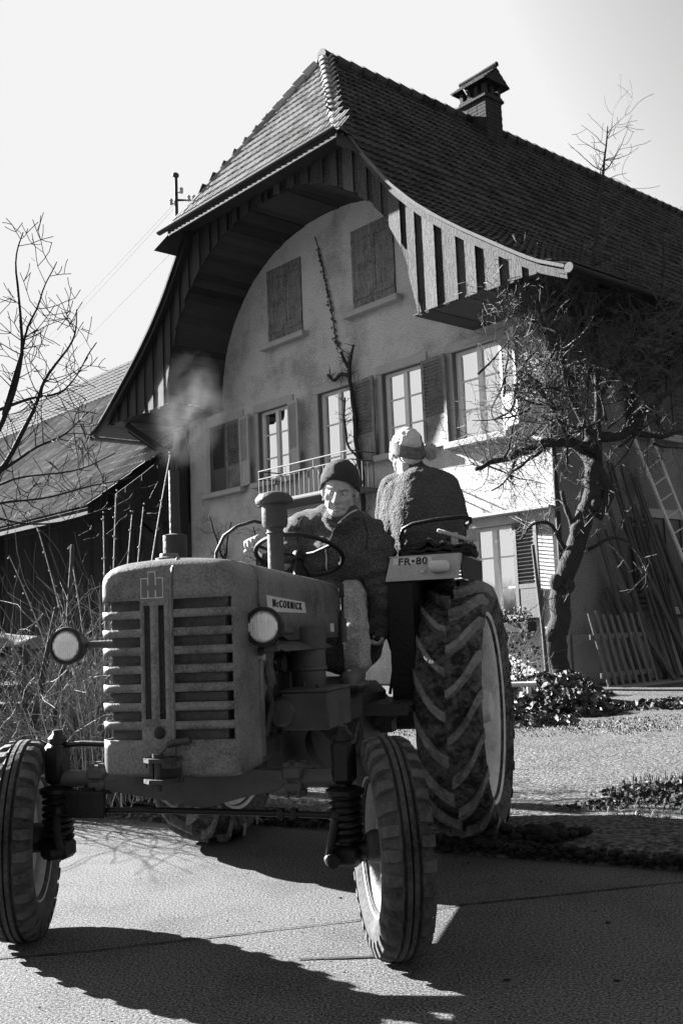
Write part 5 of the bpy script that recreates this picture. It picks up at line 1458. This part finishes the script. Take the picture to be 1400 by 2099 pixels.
# ---- gnarled fruit tree at the farmhouse corner
apple = thing('gnarled_tree', 'bare gnarled fruit tree with dark twisting trunk in front of the farmhouse corner', 'tree')
Y0 = 15.9
def q(x, z, dy=0): return (x, Y0 + dy, z)
tk, tw = MB(), MB()
bough(tk, tw, [q(3.20, -.1), q(3.20, .55), q(3.27, 1.1), q(3.36, 1.65), q(3.58, 2.2), q(3.78, 2.7), q(3.90, 3.1), q(4.02, 3.55)], .20, .13, 14, .5, 2, .07)
tk.tube([q(3.20, -.1), q(3.2, .1), q(3.2, .4)], [.34, .26, .20], 12)
for (x, z, r) in ((3.25, 1.72, .11), (3.45, 1.66, .09), (3.62, 2.5, .11), (3.95, 2.9, .11), (3.12, .9, .10)): tk.sph(q(x, z, -.1), (r, r, r * 1.2), 10, 8)
br = MB()
bough(br, tw, [q(4.0, 3.4), q(3.87, 3.76, .1), q(3.61, 3.92, 0), q(3.11, 3.83, -.3), q(2.79, 3.70, -.5), q(2.32, 3.51, -.8), q(1.97, 3.40, -1.0)], .12, .03, 40, .8, 2, .06, droop=.1)
bough(br, tw, [q(3.3, 3.87, -.2), q(2.9, 3.6, -.6), q(2.5, 3.3, -.9), q(2.2, 3.05, -1.0)], .03, .01, 26, .6, 2, .05, droop=.15)
bough(br, tw, [q(3.87, 3.76), q(4.0, 3.97), q(4.38, 3.98), q(4.67, 4.15), q(4.96, 4.45), q(5.49, 4.82)], .11, .04, 12, .8, 2, .06)
bough(br, tw, [q(4.05, 3.55), q(4.13, 5.04), q(4.14, 6.32), q(4.32, 7.53), q(4.51, 8.52), q(4.59, 9.1)], .07, .008, 34, .8, 1, .02)
bough(br, tw, [q(3.95, 3.9), q(3.83, 4.34), q(3.56, 4.83, -.3), q(3.47, 5.23, -.4), q(3.22, 5.64, -.6), q(3.17, 6.04, -.6)], .085, .015, 40, .9, 2, .05)
bough(br, tw, [q(3.61, 3.92), q(3.37, 4.36, -.3), q(3.05, 4.77, -.4), q(2.78, 4.72, -.6), q(2.64, 4.39, -.7), q(2.36, 4.17, -.8)], .065, .015, 30, .75, 2, .05)
bough(br, tw, [q(3.05, 4.77, -.4), q(2.9, 5.05, -.5), q(3.1, 5.3, -.5)], .035, .012, 10, .6, 1, .03)
bough(br, tw, [q(4.58, 4.08), q(4.74, 4.7, .1), q(5.11, 5.48, .2), q(5.36, 6.59, .2), q(5.43, 7.57, .2)], .07, .008, 38, 1.0, 2, .04)
bough(br, tw, [q(4.58, 4.04), q(4.96, 3.94), q(5.5, 4.04)], .06, .03, 12, .6, 2, .06)
bough(br, tw, [q(4.02, 3.5), q(4.17, 3.09), q(3.95, 2.71)], .09, .12, 6, .5, 1, .05)
bough(br, tw, [q(3.66, 2.34), q(3.53, 2.73), q(3.44, 3.15)], .06, .03, 4, .4, 1, .03)
bough(br, tw, [q(3.45, 2.2), q(3.2, 2.62, -.2), q(2.9, 2.6, -.3), q(2.7, 2.4, -.3)], .04, .015, 9, .5, 1, .04)
bough(br, tw, [q(3.8, 2.2), q(4.2, 2.35, -.2), q(4.5, 2.1, -.2), q(4.75, 1.6, -.2)], .03, .008, 12, .5, 1, .04)
bough(br, tw, [q(3.75, 4.5), q(3.4, 5.3, -.4), q(3.0, 5.9, -.5), q(2.75, 6.3, -.5)], .05, .01, 34, .9, 2, .04)
bough(br, tw, [q(4.1, 4.6), q(4.6, 5.3, -.2), q(4.9, 6.0, -.2)], .045, .01, 34, 1.0, 2, .04)
bough(br, tw, [q(4.13, 5.2), q(3.9, 6.1, -.2), q(3.85, 6.9, -.2)], .035, .006, 16, .8, 1, .03)
for (cx_, cz_, dy_, n_) in ((3.6, 4.6, -.3, 9), (4.4, 5.2, 0, 9), (5.2, 5.2, .1, 8), (3.0, 4.6, -.5, 8), (4.9, 4.3, 0, 7), (3.4, 5.4, -.4, 8), (4.1, 6.0, 0, 5), (2.6, 3.9, -.7, 6)):
    for _ in range(n_):
        a = random.uniform(0, 2 * PI); L_ = random.uniform(.5, 1.1); p0 = Vector(q(cx_ + random.gauss(0, .3), cz_ + random.gauss(0, .3), dy_ + random.gauss(0, .2)))
        d_ = Vector((math.cos(a), random.gauss(0, .4), math.sin(a) * .8 + .25)).normalized(); p1 = p0 + d_ * L_ * .5 + Vector((0, 0, .06)); p2 = p1 + (d_ + Vector((random.gauss(0, .4), 0, .35))).normalized() * L_ * .5
        bough(br, tw, [p0 - d_ * .3, p0, p1, p2], .022, .005, 9, .5, 1, .04)
tk.build('trunk', 'bark', apple, 180); br.build('branch', 'bark', apple, 180); tw.build('twigs', 'twig', apple, fix=False)['kind'] = 'stuff'
# ---- tree reaching in from the left
lt = thing('bare_tree', 'thin bare tree with slender dark boughs in front of the barn roof', 'tree')
tk, br, tw = MB(), MB(), MB()
def ql(x, z, dy=0): return (x, 9 + dy, z)
bough(tk, tw, [ql(-3.9, -.1, .3), ql(-3.8, 1.0, .2), ql(-3.6, 2.0, .1), ql(-3.3, 2.7)], .16, .09, 4, .6, 1)
for pts, r in (([ql(-3.3, 2.5), ql(-2.93, 3.24), ql(-2.82, 3.82), ql(-2.86, 4.46), ql(-2.8, 4.85)], .030), ([ql(-3.3, 2.4), ql(-3.02, 2.62), ql(-2.76, 3.1), ql(-2.6, 3.45), ql(-2.36, 3.8), ql(-2.31, 4.1)], .032),
               ([ql(-2.98, 3.15), ql(-2.82, 3.75), ql(-2.66, 4.2), ql(-2.51, 4.55)], .018), ([ql(-3.02, 3.2), ql(-2.76, 3.28), ql(-2.49, 3.33), ql(-2.36, 3.45), ql(-2.14, 3.78)], .017), ([ql(-3.2, 2.5), ql(-2.76, 2.79), ql(-2.45, 2.95), ql(-2.2, 3.15)], .02),
               ([ql(-3.4, 2.3), ql(-2.9, 2.35), ql(-2.3, 2.45), ql(-1.8, 2.55)], .016), ([ql(-3.3, 2.3), ql(-2.8, 2.15), ql(-2.3, 2.2), ql(-1.9, 2.3)], .014), ([ql(-3.5, 2.2), ql(-2.9, 2.55), ql(-2.4, 2.62), ql(-2.0, 2.75)], .014)):
    bough(br, tw, pts, r, .005, 13, .42, 1, .03, 3, .006, upb=.25)
tk.build('trunk', 'twig_dark', lt, 180); br.build('branch', 'twig_dark', lt, 180); tw.build('twigs', 'twig_dark', lt, fix=False)['kind'] = 'stuff'
# ---- cane thicket beside the tractor nose
th = thing('cane_bush', 'dense thicket of pale dry canes growing beside the tractor grille', 'bush', (-1.6, 7.0, 0))
cn = MB()
for i in range(210):
    x, y = random.gauss(0.02, .17), random.gauss(0, .2)
    h = random.uniform(.5, 1.5) * (1.1 - .5 * abs(x)); lx_ = random.gauss(0, .16) + x * .5
    pts = [Vector((x + lx_ * t * t + .02 * nz((i, t * 3, 0), 1), y + random.gauss(0, .02) * t, .05 + h * t)) for t in [k / 7 for k in range(8)]]
    cn.tube(pts, [lerp(.0055, .0018, k / 7) for k in range(8)], 4, False, a=random.random())
    if i % 2:
        for _ in range(3):
            k = random.randint(3, 6); d = Vector((random.gauss(0, 1), random.gauss(0, 1), random.uniform(.2, 1.2)))
            grow(cn, pts[k], d, random.uniform(.08, .3), .003, 0, 0, .5, 1, .1, .05, .0015)
for (dx, h, ln) in ((.28, 2.35, .30), (-.05, 2.1, .05), (.05, 1.95, .12), (-.4, 1.85, -.35), (-.55, 1.7, -.5), (.2, 2.0, .14), (-.25, 1.75, -.2), (.34, 1.75, .3), (-.1, 1.95, -.02), (-.7, 1.5, -.7)):
    pts = [Vector((dx * .4 + ln * t ** 1.6, .1 * t, h * t + .02)) for t in [k / 14 for k in range(15)]]
    cn.tube(pts, [lerp(.008, .0035, k / 14) for k in range(15)], 5, False)
    for k in range(5, 15):
        for _ in range(2): cn.sph(pts[k] + Vector((random.gauss(0, .006), 0, random.uniform(-.03, .03))), .0065, 6, 4)
cn.build('canes', 'cane', th, fix=False)
dk2 = MB()
for i in range(190):
    x, y = random.gauss(-.45, .40), random.gauss(.25, .3)
    pts = grow(dk2, (x, y, .05), (random.gauss(0, .35), random.gauss(0, .3), 1), random.uniform(.5, 1.5), .006, 1, 3, .4, .9, .15, .1, .0018)
dk2.build('brambles', 'twig', th, fix=False)
dk3 = MB()
for i in range(150):
    x, y = random.gauss(-.12, .28), random.gauss(.05, .25)
    grow(dk3, (x, y, .05), (random.gauss(0, .3), random.gauss(0, .3), 1), random.uniform(.6, 1.45), .0055, 1, 4, .45, .9, .12, .07, .0018)
dk3.build('brambles', 'cane', th, fix=False)
# ---- garden stakes and mesh fence
random.seed(31)
stk = [((-1.85, 7.0, 1.77), (-1.98, 7.0, .03), .028, 'tallest grey garden stake, standing beside the pale dry canes'), ((-2.20, 7.1, 1.10), (-2.25, 7.1, .03), .05, 'short thick dark post in front of the pale tarpaulin'),
       ((-1.93, 6.9, 1.34), (-2.22, 6.9, .03), .045, 'thick dark stake leaning towards the headlight on its long bracket'), ((-1.87, 6.8, 1.01), (-2.0, 6.8, .03), .028, 'slim stake with sunlit edge, just below the headlight on its long bracket')]
for a, b_, w_, lab in stk:
    s = MB(); L = Vector(a) - Vector(b_); s.bar((0, 0, 0), L, w_, w_ * .8, bev=.006)
    o = s.build('garden_stake', 'timber'); o.location = b_; tag(o, lab, 'stake')
fn = MB()
for i in range(34):
    x0 = -3.4 + i * .055
    for s in (1, -1): fn.tube([(x0 + s * .0, 7.12, .05), (x0 + s * .5, 7.12, 1.0)] if s > 0 else [(x0 + .5, 7.125, .05), (x0, 7.125, 1.0)], 0.0009, 3, False)
fn.tube([(-3.4, 7.12, 1.0), (-1.5, 7.12, 1.0)], .003, 4)
tag(fn.build('mesh_fence', 'twig', fix=False), 'fine wire mesh fence strung across the garden', 'fence')
tp = MB()
tp.grid(lambda u, v: (lerp(-3.4, -2.36, u), 8.0 + .5 * v + .04 * nz((u * 6, v * 4, 0), 1), 1.03 + .17 * math.sin(PI * min(1, v * .9 + .12)) * (1 - .35 * u ** 4) + .03 * nz((u * 7, v * 5, 2), 1)), 40, 14)
for i in range(6): tp.tube([(-3.4, 8.1 + i * .08, .98 + .03 * (i % 2)), (-2.38, 8.1 + i * .08, .97)], .045, 8)
tag(tp.build('tarpaulin', 'mortar', smooth=180, fix=False), 'pale crumpled tarpaulin spread over the stacked logs', 'tarpaulin')
ws_ = MB()
for i in range(7):
    for j in range(6): ws_.cyl((-3.4, 8.06 + i * .085, .10 + j * .155), (-2.40 + random.uniform(-.03, .03), 8.06 + i * .085, .10 + j * .155), .055, 8)
tag(ws_.build('wood_stack', 'timber', smooth=40), 'dark stacked logs lying under the pale tarpaulin', 'woodpile')

# ---- things leaning on the side wall: ladder, poles, pallet
HM = Matrix.Translation(HC) @ Matrix.Rotation(HROT, 4, 'Z')
def hp3(x, y, z): return HM @ Vector((x, y, z))
ld = thing('ladder', 'long pale wooden ladder leaning on the shaded side wall above the poles', 'ladder', tuple(hp3(1.25, 2.9, .0)), HROT)
L0, L1 = [(0, -.02, 0.02), (-1.14, -.78, 4.50)], [(0, .46, 0.02), (-1.14, -.33, 4.78)]
def onl(Ln, t): return Vector(Ln[0]).lerp(Vector(Ln[1]), t)
for Ln in (L0, L1):
    m_ = MB(); m_.bar(Ln[0], Ln[1], .07, .045, up=(1, 0, 0), bev=.008); m_.build('rail', 'ladder', ld)
for i in range(15):
    m_ = MB(); t = .05 + i * .0645; m_.cyl(onl(L0, t), onl(L1, t), .014, 8); m_.build('rung', 'ladder', ld)
for i in range(18):
    y0 = random.uniform(1.25, 3.1); x0 = random.uniform(.45, .95); zt = random.uniform(2.3, 4.2); dy = random.uniform(-.9, -.25)
    if i < 5: y0 = random.uniform(1.2, 1.8); zt = random.uniform(1.3, 2.2); dy = -.45
    m_ = MB(); a, b_ = Vector((x0, y0, .02)), Vector((.16, max(.25, y0 + dy), zt)); r = random.uniform(.028, .055)
    m_.tube([Vector((0, 0, 0)), (b_ - a) * .5 + Vector((random.gauss(0, .03), random.gauss(0, .03), 0)), b_ - a], [r, r * .9, r * .7], 8) if i % 3 else m_.bar((0, 0, 0), b_ - a, .11, .03, up=(1, 0, 0), bev=.004)
    o = m_.build('timber_pole', 'pole', smooth=40); o.location = tuple(HM @ a); o.rotation_euler = (0, 0, HROT)
    tag(o, 'grey pole or plank in the bundle leaning on the shaded side wall', 'pole', 'poles leaning on the side wall')
pal = thing('picket_panel', 'wooden picket panel leaning at the foot of the side wall in front of the poles', 'fence panel', tuple(hp3(.75, 0, 0)), HROT)
for i in range(8):
    t = i / 7; m_ = MB(); y = lerp(.06, 1.42, t)
    m_.bar((.0, y, .0), (-.22, y - .13, 1.22 + random.uniform(-.04, .05)), .065, .022, up=(1, 0, 0), bev=.004); m_.build('picket', 'picket', pal)
for z in (.25, .85):
    m_ = MB(); m_.bar((-.22 * z / 1.2 - .025, -.05 - z * .1, z), (-.22 * z / 1.2 - .025, 1.5 - z * .1, z), .025, .08, up=(0, 0, 1), bev=.004); m_.build('rail', 'picket', pal)
lm = MB(); lm.box((.9, 3.4, .04), (.5, 6.5, .09), bev=.01); o = lm.build('paving_strip', 'plinth'); o.location = HC; o.rotation_euler = (0, 0, HROT); struct(o)
pp = MB(); pp.tube([(0, 0, 0), (-.03, 0, 1.0), (-.10, 0, 2.2)], [.035, .03, .025], 8); o = pp.build('garden_stake', 'pole', smooth=50); o.location = (2.88, 15.0, .05); tag(o, 'tall dark stake left of the gnarled tree in front of the lower window', 'stake')

# ---- climbers on the front
vn = thing('climbing_vine', 'leafless espaliered vine climbing the wall beside the balcony door', 'vine', HC, HROT)
vm, vt = MB(), MB()
bough(vm, vt, [(-4.45, -.2, 2.0), (-4.52, -.15, 3.2), (-4.49, -.12, 3.89), (-4.6, -.14, 4.6), (-4.66, -.12, 5.3), (-4.72, -.12, 5.99), (-4.76, -.12, 6.45)], .055, .04, 16, .3, 1, .03, 2, .01)
bough(vm, vt, [(-4.74, -.12, 6.2), (-5.0, -.14, 6.28), (-5.25, -.12, 6.22), (-5.43, -.12, 6.35)], .045, .03, 16, .2, 0, .03, 2, .01)
bough(vm, vt, [(-4.76, -.12, 6.35), (-4.9, -.14, 6.55), (-4.98, -.12, 6.75)], .045, .025, 9, .2, 0, .03, 2, .01); bough(vm, vt, [(-4.76, -.12, 6.4), (-4.66, -.14, 6.62), (-4.6, -.12, 6.8)], .04, .02, 9, .2, 0, .03, 2, .01)
bough(vm, vt, [(-4.55, -.12, 4.4), (-4.85, -.14, 4.8), (-4.95, -.13, 5.3), (-4.9, -.13, 5.8)], .025, .015, 16, .25, 1, .05, 2, .01)
vm.build('stem', 'bark', vn, 180); vt.build('twigs', 'twig_dark', vn, fix=False)['kind'] = 'stuff'
v2 = MB(); sp_ = smoothpath([(-4.98, -.03, 6.75), (-5.2, -.03, 7.0), (-5.32, -.03, 7.68), (-5.47, -.03, 8.35), (-5.64, -.03, 9.04), (-5.77, -.03, 9.46)], 8)
v2.tube(sp_, .010, 5)
for p in sp_[6:34]:
    for _ in range(3): v2.sph(p + Vector((random.gauss(0, .035), -.01, random.gauss(0, .04))), (.025, .012, .03), 6, 4)
o = v2.build('creeper', 'leaf_dark'); place(o, HC, HROT); tag(o, 'thin creeper running up the wall between the two upper shuttered windows', 'creeper')
v3, v3t = MB(), MB()
for pts in ([(-9.3, -.12, 1.5), (-9.4, -.1, 2.4), (-9.2, -.1, 3.2), (-9.0, -.1, 3.7)], [(-9.2, -.1, 2.6), (-9.6, -.1, 3.3), (-9.9, -.1, 3.9)], [(-8.2, -.1, 1.8), (-8.1, -.1, 2.9), (-8.2, -.1, 3.5)], [(-8.1, -.1, 2.7), (-7.7, -.1, 3.2), (-7.5, -.1, 3.6)]): bough(v3, v3t, pts, .035, .01, 10, .4, 1, .04, 2, .008)
vs3 = thing('wall_shrub', 'thin leafless shrub trained on the wall below the left shuttered window', 'shrub', HC, HROT)
v3.build('stem', 'bark', vs3, 180); v3t.build('twigs', 'twig_dark', vs3, fix=False)['kind'] = 'stuff'
# ---- bed in front of the corner, flower box, roses
leafmass('ground_cover', 'leaf', [(2.35, 12.0, .75, .8, .45), (2.55, 11.7, .4, .5, .32), (2.0, 12.6, .7, .9, .35), (1.8, 10.9, .6, .6, .14), (2.9, 13.6, .45, .7, .5), (2.6, 13.6, .8, .9, .5), (2.8, 14.6, .9, .9, .4), (1.4, 11.6, .9, 1.0, .3)], 9000, .075, zr=(.05, 0))
leafmass('low_hedge', 'leaf_dark', [(3.6, 12.2, 1.1, .5, .10), (4.6, 12.8, 1.2, .6, .10), (5.6, 13.2, 1.4, .6, .1)], 3500, .06, zr=(.05, 0))
for i, (x, y, h_, lab) in enumerate(((2.15, 13.6, 1.25, 'leafy rose bush beside the big rear wheel under the lower window'), (1.75, 13.0, 1.0, 'low leafy shrub directly behind the big rear wheel'))):
    b_ = thing('rose_bush', lab, 'bush', (x, y, .05)); s, l = MB(), MB()
    for k in range(14):
        pts = grow(s, (random.gauss(0, .1), random.gauss(0, .1), 0), (random.gauss(0, .35), random.gauss(0, .35), 1), h_ * random.uniform(.6, 1.15), .012, 1, 3, .35, .8, .15, .1, .003)
    for k in range(420):
        a = random.uniform(0, 2 * PI); rr = .42 * math.sqrt(random.random()); p = Vector((rr * math.cos(a), rr * math.sin(a), random.uniform(.05, h_ * .8)))
        e = Euler((random.gauss(0, .8), random.gauss(0, .8), a)).to_matrix(); z_ = .045
        l.add([p + e @ (Vector(c_) * z_) for c_ in ((-.5, 0, 0), (0, -.4, .1), (.6, 0, -.1), (0, .4, .1))], [(0, 1, 2, 3)], random.random())
    s.build('stem', 'twig', b_, fix=False); l.build('leaves', 'leaf_dark', b_, fix=False)['kind'] = 'stuff'
fb = thing('flower_box', 'planted box on the sill of the lower window behind the rear wheel', 'flower box', HC, HROT)
m_ = MB(); m_.box((-1.2, -.25, 1.05), (1.5, .22, .17), bev=.01); m_.build('box', 'timber', fb)
m_ = MB()
for k in range(420):
    p = Vector((random.uniform(-1.95, -.5), random.gauss(-.27, .07), 1.14 + abs(random.gauss(0, .09)))); e = Euler((random.gauss(0, 1), random.gauss(0, 1), random.uniform(0, 6))).to_matrix()
    m_.add([p + e @ (Vector(c_) * .06) for c_ in ((-.5, 0, 0), (0, -.4, .1), (.6, 0, -.1), (0, .4, .1))], [(0, 1, 2, 3)], random.random())
m_.build('plants', 'leaf', fb, fix=False)['kind'] = 'stuff'
bn = MB(); bn.cyl((1.68, 11.9, .42), (2.12, 11.75, .42), .03, 10)
for x in (1.75, 2.05): bn.cyl((x, 11.85, .0), (x, 11.85, .42), .025, 8)
tag(bn.build('low_rail', 'ladder', smooth=50), 'low pale wooden rail beside the rear wheel rim at the flower bed', 'rail')
blades('yard_grass', 'leaf', [(1.75, 5.75, .45, .35, .06), (2.1, 6.3, .6, .5, .08), (1.5, 5.85, .35, .12, .05), (2.7, 5.3, .8, .7, .08)], 2200, .06, .004)
leafmass('yard_weeds', 'leaf_dark', [(1.95, 6.15, .55, .45, .10), (2.6, 6.0, .8, .8, .14), (1.5, 5.95, .4, .12, .04), (2.2, 5.4, .5, .35, .07)], 3600, .03, zr=(.06, 0))
blades('bed_edge_grass', 'leaf', [(2.1, 9.9, 1.2, .5, .035), (3.4, 10.4, 1.6, .6, .04), (5.2, 10.8, 1.6, .6, .05), (1.2, 10.4, .8, .7, .04)], 5000, .06, .006)
tg = MB()
for (a, b_) in (((1.36, 5.55, .085), (1.50, 5.60, .10)), ((1.05, 5.95, .09), (1.35, 6.02, .095)), ((1.52, 5.42, .085), (1.62, 5.5, .09))): tg.tube([a, tuple((Vector(a) + Vector(b_)) / 2 + Vector((0, 0, .01))), b_], .004, 5)
struct(tg.build('fallen_twigs', 'ladder'), 'stuff')

# ---- exhaust smoke
smk = bpy.data.materials.new('smoke'); smk.use_nodes = True
N, L = smk.node_tree.nodes, smk.node_tree.links; N.clear()
o_ = N.new('ShaderNodeOutputMaterial'); pv = N.new('ShaderNodeVolumePrincipled'); L.new(pv.outputs[0], o_.inputs['Volume'])
pv.inputs['Color'].default_value = (.95, .95, .95, 1); pv.inputs['Anisotropy'].default_value = .3
tc = N.new('ShaderNodeTexCoord'); nt = N.new('ShaderNodeTexNoise'); nt.inputs['Scale'].default_value = 2.0; nt.inputs['Detail'].default_value = 4; nt.inputs['Distortion'].default_value = .6
L.new(tc.outputs['Object'], nt.inputs['Vector'])
gr = N.new('ShaderNodeVectorMath'); gr.operation = 'LENGTH'; L.new(tc.outputs['Object'], gr.inputs[0])
mr = N.new('ShaderNodeMapRange'); mr.inputs[1].default_value = .0; mr.inputs[2].default_value = 1.0; mr.inputs[3].default_value = 1; mr.inputs[4].default_value = 0; L.new(gr.outputs['Value'], mr.inputs[0])
m2 = N.new('ShaderNodeMapRange'); m2.inputs[1].default_value = .42; m2.inputs[2].default_value = .72; m2.inputs[3].default_value = 0; m2.inputs[4].default_value = 1.3; L.new(nt.outputs[0], m2.inputs[0])
mm = N.new('ShaderNodeMath'); mm.operation = 'MULTIPLY'; L.new(mr.outputs[0], mm.inputs[0]); L.new(m2.outputs[0], mm.inputs[1]); L.new(mm.outputs[0], pv.inputs['Density'])
s1 = MB(); s1.sph((0, 0, 0), 1, 20, 14)
o = s1.build('exhaust_smoke', smk, smooth=180); o.location = (-.60, 4.02, 2.00); o.scale = (.17, .15, .26); o.rotation_euler = (0, R(14), 0); struct(o, 'stuff')
